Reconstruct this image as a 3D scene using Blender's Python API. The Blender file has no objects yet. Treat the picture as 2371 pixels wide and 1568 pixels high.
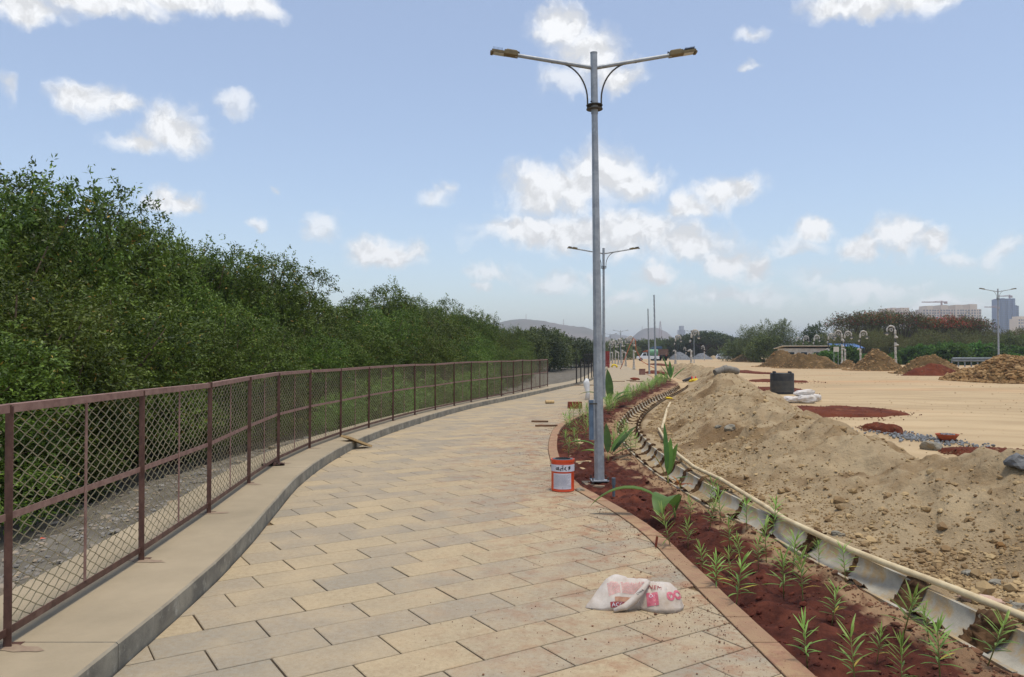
import bpy, math, random
import numpy as np
from mathutils import Vector, Matrix, Euler
from mathutils.bvhtree import BVHTree

R = math.radians
sc = bpy.context.scene
col = sc.collection
random.seed(7)
rng = np.random.default_rng(7)

# ------------------------------------------------------------------ camera
H_EYE, FPX, CX, CY, HOR = 1.65, 1781.0, 1185.5, 784.0, 818.0
PITCH = math.atan((HOR - CY) / FPX)
cam_d = bpy.data.cameras.new('camera')
cam_d.sensor_width = 36.0
cam_d.lens = 36.0 * FPX / 2371.0
cam_d.clip_start = 0.05
cam_d.clip_end = 20000.0
cam = bpy.data.objects.new('camera', cam_d)
cam.location = (0, 0, H_EYE)
cam.rotation_euler = (R(90) + PITCH, 0, 0)
col.objects.link(cam)
sc.camera = cam

# ------------------------------------------------------------------ sky, sun, exposure
SUN_EL, SUN_AZ = R(80), R(140)        # azimuth clockwise from +Y (behind and to the right of the viewer)
sun_d = bpy.data.lights.new('sun', 'SUN')
sun_d.energy = 2.1
sun_d.angle = R(12)
sun_d.color = (1.0, 0.93, 0.82)
sun = bpy.data.objects.new('sun', sun_d)
sd = Vector((math.sin(SUN_AZ) * math.cos(SUN_EL), math.cos(SUN_AZ) * math.cos(SUN_EL), math.sin(SUN_EL)))
sun.rotation_euler = sd.to_track_quat('Z', 'Y').to_euler()
sun.location = (0, 0, 500)
col.objects.link(sun)

sc.view_settings.view_transform = 'Standard'
sc.view_settings.look = 'None'
sc.view_settings.gamma = 1.0
sc.view_settings.exposure = 0.34
sc.view_settings.use_curve_mapping = False

# clouds: centre and half sizes in pixels of the photograph, turned into directions of the sky dome
CLOUDS = [(40, -5, 150, 42), (230, -8, 170, 40), (420, -8, 150, 38), (570, 2, 90, 40),
          (205, 218, 90, 44), (265, 232, 55, 28), (400, 298, 80, 58), (430, 315, 56, 48), (320, 322, 80, 26),
          (385, 455, 40, 36), (420, 472, 55, 28), (365, 475, 45, 24),
          (855, 575, 66, 44), (915, 590, 70, 42),
          (1300, 60, 72, 62), (1365, 120, 92, 66), (1430, 170, 62, 40),
          (1980, -5, 130, 44), (2130, -5, 110, 48), (2050, 20, 70, 36),
          (1270, 440, 112, 64), (1400, 400, 112, 74), (1455, 420, 84, 50), (1330, 430, 110, 56),
          (1600, 475, 62, 34), (1680, 445, 78, 42), (1720, 438, 40, 34),
          (1230, 530, 120, 48), (1330, 535, 150, 52), (1470, 540, 150, 60), (1590, 565, 125, 52), (1690, 595, 70, 44), (1745, 620, 50, 42),
          (1515, 642, 52, 32), (1900, 520, 56, 32), (2000, 570, 66, 36), (2090, 545, 70, 48), (2160, 555, 66, 34)]
FAINT = [(540, 240, 48, 34), (0, 205, 34, 36), (740, 525, 46, 46), (1015, 447, 50, 26), (1045, 435, 24, 24),
         (1180, 530, 110, 50), (1130, 630, 72, 26), (1290, 658, 110, 36), (1380, 640, 60, 30), (1880, 632, 62, 36),
         (2340, 578, 56, 36), (1748, 80, 46, 20), (1745, 152, 36, 14), (644, 430, 18, 15), (592, 505, 26, 14),
         (1330, 190, 90, 40), (1690, 690, 170, 30), (2000, 660, 160, 30), (2180, 700, 150, 22), (1160, 520, 60, 30),
         (1440, 690, 60, 22), (1110, 665, 40, 14), (2230, 600, 60, 26), (1850, 560, 70, 30)]


def azel(x, y):
    u, v = (x - CX) / FPX, (HOR - y) / FPX
    az = math.atan(u)
    return az, math.atan(v * math.cos(az))


world = bpy.data.worlds.new('World')
sc.world = world
world.use_nodes = True
wt = world.node_tree
wt.nodes.clear()


def wn(t, **kw):
    n = wt.nodes.new(t)
    for k, v in kw.items():
        setattr(n, k, v)
    return n


def wset(sock, v):
    if isinstance(v, bpy.types.NodeSocket):
        wt.links.new(v, sock)
    else:
        sock.default_value = v


def wmath(op, a, b=0.0, c=0.0):
    n = wn('ShaderNodeMath', operation=op)
    wset(n.inputs[0], a)
    wset(n.inputs[1], b)
    wset(n.inputs[2], c)
    return n.outputs[0]


def wvec(op, a, b=None, c=None):
    n = wn('ShaderNodeVectorMath', operation=op)
    wset(n.inputs[0], a)
    if b is not None:
        wset(n.inputs[1], b)
    if c is not None:
        wset(n.inputs[2], c)
    return n.outputs[1] if op in ('LENGTH', 'DISTANCE') else n.outputs[0]


def wmap(v, a, b, c=0.0, d=1.0, smooth=True):
    n = wn('ShaderNodeMapRange', interpolation_type='SMOOTHSTEP' if smooth else 'LINEAR')
    for i, q in enumerate((v, a, b, c, d)):
        wset(n.inputs[i], q)
    return n.outputs[0]


tc = wn('ShaderNodeTexCoord')
dirv = tc.outputs['Generated']
sep = wn('ShaderNodeSeparateXYZ')
wt.links.new(dirv, sep.inputs[0])
az_n = wmath('ARCTAN2', sep.outputs[0], sep.outputs[1])
el_n = wmath('ARCSINE', sep.outputs[2])
cmb = wn('ShaderNodeCombineXYZ')
wset(cmb.inputs[0], az_n)
wset(cmb.inputs[1], el_n)
P0 = cmb.outputs[0]


def wnoise(vec, scale, detail=6.0, rough=0.55, color=False, dist=0.0):
    n = wn('ShaderNodeTexNoise')
    wset(n.inputs['Vector'], vec)
    n.inputs['Scale'].default_value = scale
    n.inputs['Detail'].default_value = detail
    n.inputs['Roughness'].default_value = rough
    n.inputs['Distortion'].default_value = dist
    return n.outputs['Color'] if color else n.outputs['Fac']


warp1 = wvec('SCALE', wvec('SUBTRACT', wnoise(P0, 16.0, 3.0, 0.5, True), (0.5, 0.5, 0.5)))
warp1.node.inputs['Scale'].default_value = 0.052
warp2 = wvec('SCALE', wvec('SUBTRACT', wnoise(P0, 60.0, 4.0, 0.6, True), (0.5, 0.5, 0.5)))
warp2.node.inputs['Scale'].default_value = 0.016
PW = wvec('ADD', wvec('ADD', P0, warp1), warp2)


def blob_group(lst):
    cur = None
    for (x, y, rx, ry) in lst:
        a, e = azel(x, y)
        a2, e2 = azel(x + rx, y)
        a3, e3 = azel(x, y - ry)
        s = (1.0 / max(abs(a2 - a), 1e-4), 1.0 / max(abs(e3 - e), 1e-4), 0.0)
        ln = wvec('LENGTH', wvec('MULTIPLY_ADD', PW, s, (-a * s[0], -e * s[1], 0.0)))
        cur = ln if cur is None else wmath('SMOOTH_MIN', cur, ln, 0.25)
    return wmath('SUBTRACT', 1.0, cur)


fine = wnoise(PW, 26.0, 7.0, 0.56)
fine2 = wnoise(PW, 95.0, 5.0, 0.6)
fine_up = wnoise(wvec('ADD', PW, (0.004, 0.012, 0.0)), 26.0, 7.0, 0.56)
edge2 = wmath('MULTIPLY', wmath('SUBTRACT', fine2, 0.5), 0.22)
cov = wmath('ADD', wmath('ADD', blob_group(CLOUDS), wmath('MULTIPLY', wmath('SUBTRACT', fine, 0.5), 1.35)), edge2)
covf = wmath('ADD', blob_group(FAINT), wmath('MULTIPLY', wmath('SUBTRACT', fine, 0.5), 2.0))
den = wmap(cov, -0.30, 0.62)
denf = wmath('MULTIPLY', wmap(covf, -0.2, 0.95), 0.74)
# the same scattered cumulus goes on over the rest of the dome, outside the sector the list above covers
gen_shape = wnoise(wvec('MULTIPLY', dirv, (1.0, 1.0, 1.7)), 3.4, 8.0, 0.6, False, 0.3)
gen = wmap(wmath('ADD', gen_shape, 0.0), 0.54, 0.68)
outside = wmath('MAXIMUM', wmap(wmath('ABSOLUTE', az_n), 0.62, 0.80), wmap(el_n, 0.46, 0.62))
above = wmap(el_n, 0.01, 0.08)
gen = wmath('MULTIPLY', wmath('MULTIPLY', gen, outside), above)
den_all = wmath('MAXIMUM', wmath('MAXIMUM', den, denf), gen)
den_all = wmath('MULTIPLY', den_all, 0.96)

sky = wn('ShaderNodeTexSky', sky_type='NISHITA')
sky.sun_disc = False
sky.sun_elevation = SUN_EL
sky.sun_rotation = SUN_AZ
sky.altitude = 0.0
sky.air_density = 1.0
sky.dust_density = 1.2
sky.ozone_density = 1.6
SKY_STR = 0.15
# cloud colour: sunlit white with softly shaded hollows (relief from the difference of two noise taps)
relief = wmath('MULTIPLY', wmath('SUBTRACT', fine, fine_up), 1.3)
lum = wmath('ADD', 0.715, relief)
lum = wmath('ADD', lum, wmath('MULTIPLY', wmap(wmath('MAXIMUM', cov, covf), 0.1, 1.2), 0.10))
lum = wmath('MINIMUM', wmath('MAXIMUM', lum, 0.63), 0.83)
ccol = wvec('SCALE', (0.975 / SKY_STR, 0.985 / SKY_STR, 1.0 / SKY_STR))
wset(ccol.node.inputs['Scale'], lum)
mix = wn('ShaderNodeMix', data_type='RGBA')
wset(mix.inputs[0], den_all)
veil = wn('ShaderNodeMix', data_type='RGBA')      # thin high haze over the whole dome
wset(veil.inputs[0], 0.22)
wset(veil.inputs[6], sky.outputs[0])
wset(veil.inputs[7], (0.54 / SKY_STR, 0.545 / SKY_STR, 0.585 / SKY_STR, 1.0))
wset(mix.inputs[6], veil.outputs[2])
wset(mix.inputs[7], ccol)
bg = wn('ShaderNodeBackground')
bg.inputs['Strength'].default_value = SKY_STR
wt.links.new(mix.outputs[2], bg.inputs['Color'])
wo = wn('ShaderNodeOutputWorld')
wt.links.new(bg.outputs[0], wo.inputs['Surface'])


# ------------------------------------------------------------------ helpers
def P(x, y, z=0.0):
    """ground point at height z seen at photograph pixel (x, y)"""
    dx, dy = (x - CX) / FPX, (CY - y) / FPX
    d = Vector((dx, math.cos(PITCH) - dy * math.sin(PITCH), math.sin(PITCH) + dy * math.cos(PITCH)))
    t = (z - H_EYE) / d.z
    return Vector((d.x * t, d.y * t, z))


def PD(x, y, Y):
    """point at distance Y along the view seen at pixel (x, y)"""
    return Vector(((x - CX) / FPX * Y, Y, H_EYE + (HOR - y) / FPX * Y))


def S(r, g, b):
    def f(c):
        c /= 255.0
        return c / 12.92 if c <= 0.04045 else ((c + 0.055) / 1.055) ** 2.4
    return (f(r), f(g), f(b), 1.0)


def hash3(ix, iy, iz, seed):
    n = (ix.astype(np.int64) * 374761393 + iy.astype(np.int64) * 668265263 + iz.astype(np.int64) * 2147483647 + seed * 1274126177) & 0xFFFFFFFF
    n = ((n ^ (n >> 13)) * 1274126177) & 0xFFFFFFFF
    n = n ^ (n >> 16)
    return (n & 0xFFFF) / 65535.0


def vnoise(x, y, z=None, seed=0):
    x = np.asarray(x, float)
    y = np.asarray(y, float)
    z = np.zeros_like(x) if z is None else np.asarray(z, float)
    ix, iy, iz = np.floor(x), np.floor(y), np.floor(z)
    fx, fy, fz = x - ix, y - iy, z - iz
    ix, iy, iz = ix.astype(np.int64), iy.astype(np.int64), iz.astype(np.int64)
    ux, uy, uz = fx * fx * (3 - 2 * fx), fy * fy * (3 - 2 * fy), fz * fz * (3 - 2 * fz)
    def c(a, b, d):
        return hash3(ix + a, iy + b, iz + d, seed)
    x00 = c(0, 0, 0) * (1 - ux) + c(1, 0, 0) * ux
    x10 = c(0, 1, 0) * (1 - ux) + c(1, 1, 0) * ux
    x01 = c(0, 0, 1) * (1 - ux) + c(1, 0, 1) * ux
    x11 = c(0, 1, 1) * (1 - ux) + c(1, 1, 1) * ux
    return ((x00 * (1 - uy) + x10 * uy) * (1 - uz) + (x01 * (1 - uy) + x11 * uy) * uz) * 2 - 1


def fbm(x, y, z=None, oct=4, seed=0, gain=0.5):
    s, a, f = 0.0, 1.0, 1.0
    x = np.asarray(x, float)
    y = np.asarray(y, float)
    for i in range(oct):
        s = s + a * vnoise(x * f + 17.3 * i, y * f + 9.1 * i, None if z is None else np.asarray(z) * f, seed + i)
        a *= gain
        f *= 2.03
    return s


def curve(pts):
    pts = sorted(pts)
    xs = np.array([p[0] for p in pts], float)
    ys = np.array([p[1] for p in pts], float)
    m = np.gradient(ys, xs)

    def f(q):
        q = np.asarray(q, float)
        qc = np.clip(q, xs[0], xs[-1])
        i = np.clip(np.searchsorted(xs, qc) - 1, 0, len(xs) - 2)
        h = xs[i + 1] - xs[i]
        t = (qc - xs[i]) / h
        r = (2 * t**3 - 3 * t**2 + 1) * ys[i] + (t**3 - 2 * t**2 + t) * h * m[i] + (-2 * t**3 + 3 * t**2) * ys[i + 1] + (t**3 - t**2) * h * m[i + 1]
        r = r + (q - qc) * np.where(q > xs[-1], m[-1], m[0])
        return r
    return f


def tag(o, label=None, cat=None, group=None, kind=None):
    if label:
        o['label'] = label
    if cat:
        o['category'] = cat
    if group:
        o['group'] = group
    if kind:
        o['kind'] = kind
    return o


def link(name, me, parent=None, loc=None, rot=None, scale=None):
    o = bpy.data.objects.new(name, me)
    col.objects.link(o)
    if parent is not None:
        o.parent = parent
    if loc is not None:
        o.location = loc
    if rot is not None:
        o.rotation_euler = rot
    if scale is not None:
        o.scale = scale
    return o


def empty(name, loc=(0, 0, 0), rot=(0, 0, 0), scale=(1, 1, 1)):
    o = link(name, None, None, loc, rot, scale)
    o.empty_display_size = 0.1
    return o


def children(o):
    return [c for c in KIDS.get(o.name, [])]


KIDS = {}


def kid(o):
    if o.parent is not None:
        KIDS.setdefault(o.parent.name, []).append(o)
    return o


def copy_tree(o, parent=None):
    c = o.copy()
    col.objects.link(c)
    c.parent = parent
    for ch in o.children:
        copy_tree(ch, c)
    return c


def np_mesh(name, V, F, mat=None, smooth=False, tint=None, mats=None, midx=None):
    V = np.asarray(V, np.float32)
    F = np.asarray(F, np.int32)
    me = bpy.data.meshes.new(name)
    n, k = F.shape
    me.vertices.add(len(V))
    me.vertices.foreach_set('co', V.ravel())
    me.loops.add(n * k)
    me.loops.foreach_set('vertex_index', F.ravel())
    me.polygons.add(n)
    me.polygons.foreach_set('loop_start', np.arange(0, n * k, k, dtype=np.int32))
    me.polygons.foreach_set('loop_total', np.full(n, k, dtype=np.int32))
    me.polygons.foreach_set('use_smooth', np.full(n, smooth, dtype=bool))
    for m in (mats or [mat]):
        if m is not None:
            me.materials.append(m)
    if midx is not None:
        me.polygons.foreach_set('material_index', np.asarray(midx, np.int32))
    me.update(calc_edges=True)
    if tint is not None:
        tint = np.asarray(tint, np.float32)
        a = me.attributes.new('tint', 'FLOAT', 'FACE' if len(tint) == n else 'POINT')
        a.data.foreach_set('value', tint)
    return me


class MB:
    """collects simple shapes into one mesh"""
    def __init__(self):
        self.v, self.f = [], []

    def add(self, V, F):
        b = len(self.v)
        self.v += [tuple(p) for p in V]
        self.f += [tuple(i + b for i in q) for q in F]
        return self

    def box(self, c, s, rot=None, taper=1.0):
        x, y, z = s[0] / 2, s[1] / 2, s[2] / 2
        t = taper
        V = [Vector(q) for q in ((-x, -y, -z), (x, -y, -z), (x, y, -z), (-x, y, -z), (-x * t, -y * t, z), (x * t, -y * t, z), (x * t, y * t, z), (-x * t, y * t, z))]
        if rot is not None:
            m = Euler(rot).to_matrix()
            V = [m @ q for q in V]
        c = Vector(c)
        return self.add([q + c for q in V], [(3, 2, 1, 0), (4, 5, 6, 7), (0, 1, 5, 4), (1, 2, 6, 5), (2, 3, 7, 6), (3, 0, 4, 7)])

    def tube(self, pts, rad, n=8, cap=True, phase=0.0):
        pts = [Vector(p) for p in pts]
        if not hasattr(rad, '__len__'):
            rad = [rad] * len(pts)
        rings = []
        t0 = (pts[1] - pts[0]).normalized()
        up = Vector((0, 0, 1)) if abs(t0.z) < 0.9 else Vector((1, 0, 0))
        nrm = (up - t0 * up.dot(t0)).normalized()
        for i, p in enumerate(pts):
            if i == 0:
                t = pts[1] - pts[0]
            elif i == len(pts) - 1:
                t = pts[-1] - pts[-2]
            else:
                t = (pts[i + 1] - pts[i]).normalized() + (pts[i] - pts[i - 1]).normalized()
            t = t.normalized() if t.length > 1e-9 else t0
            nrm = nrm - t * nrm.dot(t)
            nrm = nrm.normalized() if nrm.length > 1e-6 else t.orthogonal().normalized()
            b = t.cross(nrm)
            rings.append([p + (nrm * math.cos(phase + 2 * math.pi * k / n) + b * math.sin(phase + 2 * math.pi * k / n)) * rad[i] for k in range(n)])
        V = [q for r in rings for q in r]
        F = []
        for i in range(len(pts) - 1):
            for k in range(n):
                a, b2 = i * n + k, i * n + (k + 1) % n
                F.append((a, b2, b2 + n, a + n))
        if cap:
            F.append(tuple(reversed(range(n))))
            F.append(tuple(range((len(pts) - 1) * n, len(pts) * n)))
        return self.add(V, F)

    def lathe(self, prof, n=24, c=(0, 0, 0), closed=False):
        c = Vector(c)
        V = [Vector((r * math.cos(2 * math.pi * k / n), r * math.sin(2 * math.pi * k / n), z)) + c for r, z in prof for k in range(n)]
        F = []
        for i in range(len(prof) - 1):
            for k in range(n):
                a, b = i * n + k, i * n + (k + 1) % n
                F.append((a, b, b + n, a + n))
        F.append(tuple(reversed(range(n))))
        F.append(tuple(range((len(prof) - 1) * n, len(prof) * n)))
        return self.add(V, F)

    def prism(self, poly, z0, z1, axis='z'):
        n = len(poly)
        def m(p, z):
            return {'z': (p[0], p[1], z), 'y': (p[0], z, p[1]), 'x': (z, p[0], p[1])}[axis]
        V = [m(p, z0) for p in poly] + [m(p, z1) for p in poly]
        F = [tuple(reversed(range(n))), tuple(range(n, 2 * n))] + [(k, (k + 1) % n, (k + 1) % n + n, k + n) for k in range(n)]
        return self.add(V, F)

    def blob(self, c, r, seed=0, sub=2, rough=0.25, freq=1.6):
        V, F = ico(sub)
        V = V.copy()
        d = 1 + rough * fbm(V[:, 0] * freq + seed * 3.1, V[:, 1] * freq, V[:, 2] * freq, 3, seed)
        V = V * d[:, None] * np.array(r)[None, :] + np.array(c)[None, :]
        return self.add(V, F.tolist())

    def mesh(self, name, mat, smooth=False, angle=None):
        me = bpy.data.meshes.new(name)
        me.from_pydata(self.v, [], self.f)
        if mat is not None:
            me.materials.append(mat)
        if smooth:
            me.polygons.foreach_set('use_smooth', [True] * len(me.polygons))
            if angle is not None:
                me.set_sharp_from_angle(angle=R(angle))
        me.update()
        return me

    def build(self, name, mat, parent=None, smooth=False, angle=None, **kw):
        return link(name, self.mesh(name, mat, smooth, angle), parent, **kw)


_ico = {}


def ico(sub):
    if sub in _ico:
        return _ico[sub]
    import bmesh
    bm = bmesh.new()
    bmesh.ops.create_icosphere(bm, subdivisions=sub, radius=1.0)
    V = np.array([v.co[:] for v in bm.verts])
    F = np.array([[v.index for v in f.verts] for f in bm.faces])
    bm.free()
    _ico[sub] = (V, F)
    return V, F


ORD1 = ['', 'first', 'second', 'third', 'fourth', 'fifth', 'sixth', 'seventh', 'eighth', 'ninth', 'tenth', 'eleventh', 'twelfth', 'thirteenth',
        'fourteenth', 'fifteenth', 'sixteenth', 'seventeenth', 'eighteenth', 'nineteenth']
TENS = ['', '', 'twent', 'thirt', 'fort', 'fift', 'sixt', 'sevent', 'eight', 'ninet']


def ordinal(n):
    if n < 20:
        return ORD1[n]
    if n >= 100:
        return 'hundred' + ('th' if n == 100 else ' and ' + ordinal(n - 100))
    t, u = divmod(n, 10)
    return TENS[t] + 'ieth' if u == 0 else TENS[t] + 'y-' + ORD1[u]


# ------------------------------------------------------------------ materials
def nodes(m):
    m.use_nodes = True
    t = m.node_tree
    return t, t.nodes['Principled BSDF']


def pm(name, c1, c2=None, scale=6.0, rough=0.8, bump=0.0, bscale=40.0, metal=0.0, spec=0.3, c3=None, s3=1.5, w3=(0.5, 0.7), tint=None, coords='Object',
       detail=6.0, lo=0.35, hi=0.65, tint_amt=1.0, aniso=None, bdist=0.01):
    """noise mix c1-c2, patches of c3, optional per-face tint attribute mixing towards `tint`, bump"""
    m = bpy.data.materials.new(name)
    t, b = nodes(m)
    N, L = t.nodes.new, t.links.new
    b.inputs['Roughness'].default_value = rough
    b.inputs['Metallic'].default_value = metal
    b.inputs['Specular IOR Level'].default_value = spec
    tcn = N('ShaderNodeTexCoord')
    vec = tcn.outputs[coords]
    if aniso is not None:
        mp = N('ShaderNodeMapping')
        mp.inputs['Scale'].default_value = aniso
        L(vec, mp.inputs['Vector'])
        vec = mp.outputs[0]
    def noise(s, d=detail, ro=0.6):
        n = N('ShaderNodeTexNoise')
        n.inputs['Scale'].default_value = s
        n.inputs['Detail'].default_value = d
        n.inputs['Roughness'].default_value = ro
        L(vec, n.inputs['Vector'])
        return n.outputs['Fac']
    def mrange(v, a, c):
        n = N('ShaderNodeMapRange')
        L(v, n.inputs[0])
        n.inputs[1].default_value = a
        n.inputs[2].default_value = c
        return n.outputs[0]
    def mixc(f, a, c):
        n = N('ShaderNodeMix')
        n.data_type = 'RGBA'
        for s, v in ((n.inputs[0], f), (n.inputs[6], a), (n.inputs[7], c)):
            if isinstance(v, bpy.types.NodeSocket):
                L(v, s)
            else:
                s.default_value = v
        return n.outputs[2]
    c = c1
    if c2 is not None:
        c = mixc(mrange(noise(scale), lo, hi), c1, c2)
    if c3 is not None:
        c = mixc(mrange(noise(s3, 8.0, 0.65), w3[0], w3[1]), c, c3)
    if tint is not None:
        a = N('ShaderNodeAttribute')
        a.attribute_name = 'tint'
        f = a.outputs['Fac']
        if tint_amt != 1.0:
            mm = N('ShaderNodeMath')
            mm.operation = 'MULTIPLY'
            L(f, mm.inputs[0])
            mm.inputs[1].default_value = tint_amt
            f = mm.outputs[0]
        c = mixc(f, c, tint)
    if isinstance(c, bpy.types.NodeSocket):
        L(c, b.inputs['Base Color'])
    else:
        b.inputs['Base Color'].default_value = c
    if bump > 0:
        bn = N('ShaderNodeBump')
        bn.inputs['Strength'].default_value = bump
        bn.inputs['Distance'].default_value = bdist
        L(noise(bscale, 8.0, 0.65), bn.inputs['Height'])
        L(bn.outputs[0], b.inputs['Normal'])
    return m


def leafmat(name, c1, c2, c3=None, w3=(0.93, 0.95), trans=0.3, rough=0.5, spec=0.35, obj_var=0.25):
    """leaf: colour from the per-face tint (0..1); a few leaves of c3; own brightness for each plant"""
    m = bpy.data.materials.new(name)
    t, b = nodes(m)
    N, L = t.nodes.new, t.links.new
    a = N('ShaderNodeAttribute')
    a.attribute_name = 'tint'
    ramp = N('ShaderNodeValToRGB')
    e = ramp.color_ramp.elements
    e[0].position, e[0].color = 0.0, c1
    e[1].position, e[1].color = 0.9, c2
    if c3 is not None:
        x = e.new(w3[0]); x.color = c2
        x = e.new(w3[1]); x.color = c3
    L(a.outputs['Fac'], ramp.inputs[0])
    oi = N('ShaderNodeObjectInfo')
    hs = N('ShaderNodeHueSaturation')
    mr = N('ShaderNodeMapRange')
    L(oi.outputs['Random'], mr.inputs[0])
    mr.inputs[3].default_value, mr.inputs[4].default_value = 1 - obj_var, 1 + obj_var
    L(mr.outputs[0], hs.inputs['Value'])
    mr2 = N('ShaderNodeMapRange')
    L(oi.outputs['Random'], mr2.inputs[0])
    mr2.inputs[3].default_value, mr2.inputs[4].default_value = 0.482, 0.512
    L(mr2.outputs[0], hs.inputs['Hue'])
    L(ramp.outputs[0], hs.inputs['Color'])
    L(hs.outputs[0], b.inputs['Base Color'])
    b.inputs['Roughness'].default_value = rough
    b.inputs['Specular IOR Level'].default_value = spec
    tr = N('ShaderNodeBsdfTranslucent')
    L(hs.outputs[0], tr.inputs['Color'])
    mx = N('ShaderNodeMixShader')
    mx.inputs[0].default_value = trans
    L(b.outputs[0], mx.inputs[1])
    L(tr.outputs[0], mx.inputs[2])
    L(mx.outputs[0], t.nodes['Material Output'].inputs['Surface'])
    return m


M = {}
M['sand'] = pm('sand_ground', S(188, 165, 129), S(169, 147, 114), 0.35, 0.95, 0.35, 5.0, c3=S(188, 146, 106), s3=0.12, w3=(0.5, 0.72), bdist=0.05, spec=0.1, aniso=(0.4, 1.0, 1.0))
_t = M['sand'].node_tree
_b = _t.nodes['Principled BSDF']
_src = _b.inputs['Base Color'].links[0].from_socket
_geo = _t.nodes.new('ShaderNodeNewGeometry')
_mp = _t.nodes.new('ShaderNodeMapping')
_mp.inputs['Rotation'].default_value = (0, 0, R(14))
_t.links.new(_geo.outputs['Position'], _mp.inputs['Vector'])
_wv = _t.nodes.new('ShaderNodeTexWave')      # worn wheel tracks across the cleared ground
_wv.bands_direction = 'Y'
_wv.inputs['Scale'].default_value = 0.19
_wv.inputs['Distortion'].default_value = 16.0
_wv.inputs['Detail'].default_value = 4.0
_wv.inputs['Detail Scale'].default_value = 0.6
_t.links.new(_mp.outputs[0], _wv.inputs['Vector'])
_mr = _t.nodes.new('ShaderNodeMapRange')
_mr.inputs[1].default_value, _mr.inputs[2].default_value = 0.55, 0.95
_mr.inputs[3].default_value, _mr.inputs[4].default_value = 0.0, 0.24
_t.links.new(_wv.outputs['Fac'], _mr.inputs[0])
_mx = _t.nodes.new('ShaderNodeMix')
_mx.data_type = 'RGBA'
_t.links.new(_mr.outputs[0], _mx.inputs[0])
_t.links.new(_src, _mx.inputs[6])
_mx.inputs[7].default_value = S(150, 124, 90)
_t.links.new(_mx.outputs[2], _b.inputs['Base Color'])
M['path_bed'] = pm('path_mortar', S(122, 102, 74), S(90, 74, 56), 9.0, 0.95, 0.3, 60)
M['concrete_kerb'] = pm('concrete_kerb', S(150, 148, 140), S(122, 121, 116), 5.0, 0.9, 0.25, 45)
M['steel'] = pm('galvanised_steel', S(164, 168, 170), S(138, 143, 147), 9.0, 0.5, 0.08, 60, metal=0.3, spec=0.5, c3=S(176, 182, 186), s3=16, w3=(0.55, 0.75))
M['steel_dark'] = pm('weathered_steel', S(96, 92, 84), S(70, 66, 60), 12, 0.6, 0.1, 60, metal=0.4)
M['maroon'] = pm('red_oxide_paint', S(104, 75, 64), S(80, 57, 49), 14, 0.6, 0.1, 60, c3=S(126, 98, 84), s3=5, w3=(0.52, 0.75), spec=0.3)
M['rail'] = pm('dusty_red_oxide_paint', S(150, 120, 108), S(124, 94, 84), 12, 0.7, 0.1, 60, spec=0.25)
M['wire'] = pm('galvanised_wire', S(160, 150, 118), S(128, 116, 90), 8, 0.6, metal=0.2, spec=0.35)
M['black_steel'] = pm('black_painted_steel', S(38, 36, 36), S(50, 46, 44), 9, 0.6)
M['soil'] = pm('red_soil', S(88, 47, 35), S(60, 31, 24), 9.0, 0.95, 0.8, 22, c3=S(120, 68, 50), s3=2.2, w3=(0.52, 0.72), tint=S(150, 122, 92), spec=0.15, bdist=0.03)
M['heap'] = pm('spoil_soil', S(174, 154, 121), S(152, 132, 102), 2.2, 0.95, 1.0, 9, c3=S(134, 110, 78), s3=1.3, w3=(0.52, 0.68), spec=0.1, bdist=0.06, tint=S(112, 88, 60))
M['mound'] = pm('brown_soil', S(104, 83, 54), S(80, 64, 41), 0.8, 0.95, 0.9, 5, c3=S(140, 112, 76), s3=0.6, w3=(0.52, 0.7), spec=0.1, bdist=0.1)
M['mound_red'] = pm('red_earth', S(110, 60, 42), S(84, 44, 32), 1.2, 0.95, 0.6, 9, spec=0.1, bdist=0.05, c3=S(146, 96, 66), s3=0.8, w3=(0.58, 0.75))
M['gravel'] = pm('grey_gravel', S(122, 124, 124), S(92, 94, 96), 3, 0.95, 0.8, 9, spec=0.15, bdist=0.05)
M['clod'] = pm('soil_clods', S(188, 164, 122), S(160, 134, 96), 2.0, 0.95, 0.3, 40, tint=S(122, 98, 70), tint_amt=0.85, spec=0.1)
M['clod_red'] = pm('red_soil_clods', S(96, 48, 36), S(70, 34, 27), 3.0, 0.95, 0.3, 40, tint=S(136, 104, 78), tint_amt=0.8, spec=0.15)
M['clod_brown'] = pm('brown_clods', S(140, 106, 66), S(96, 70, 44), 1.0, 0.95, 0.3, 20, tint=S(176, 146, 104), tint_amt=0.7, spec=0.1)
M['shale'] = pm('grey_shale', S(140, 136, 128), S(98, 95, 90), 3.0, 0.9, 0.3, 30, tint=S(160, 140, 112), tint_amt=0.8)
M['bluestone'] = pm('crushed_bluestone', S(118, 118, 116), S(84, 86, 88), 4.0, 0.9, 0.2, 30, tint=S(146, 150, 152), tint_amt=0.7)
M['bank'] = pm('bank_ground', S(124, 118, 106), S(94, 88, 78), 2.0, 0.95, 0.6, 16, bdist=0.04, spec=0.1)
M['drain'] = pm('drain_concrete', S(172, 166, 150), S(138, 134, 124), 4.5, 0.95, 0.35, 30, spec=0.05, c3=S(166, 142, 104), s3=5.5, w3=(0.46, 0.62), coords='Object')
M['jute'] = pm('wet_jute', S(104, 80, 56), S(66, 48, 34), 9.0, 0.95, 0.6, 140, spec=0.1, bdist=0.004)
M['pvc'] = pm('cream_pvc', S(216, 198, 158), S(186, 164, 126), 5, 0.6, spec=0.3)
M['white_paint'] = pm('white_paint', S(226, 226, 222), S(206, 206, 202), 4, 0.5)
M['bark'] = pm('grey_bark', S(92, 78, 62), S(64, 54, 44), 10, 0.95, 0.4, 30)
M['rock'] = pm('grey_rock', S(146, 140, 124), S(112, 106, 94), 5, 0.95, 0.5, 20, c3=S(162, 146, 116), s3=3, w3=(0.5, 0.7), bdist=0.02)
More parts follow.
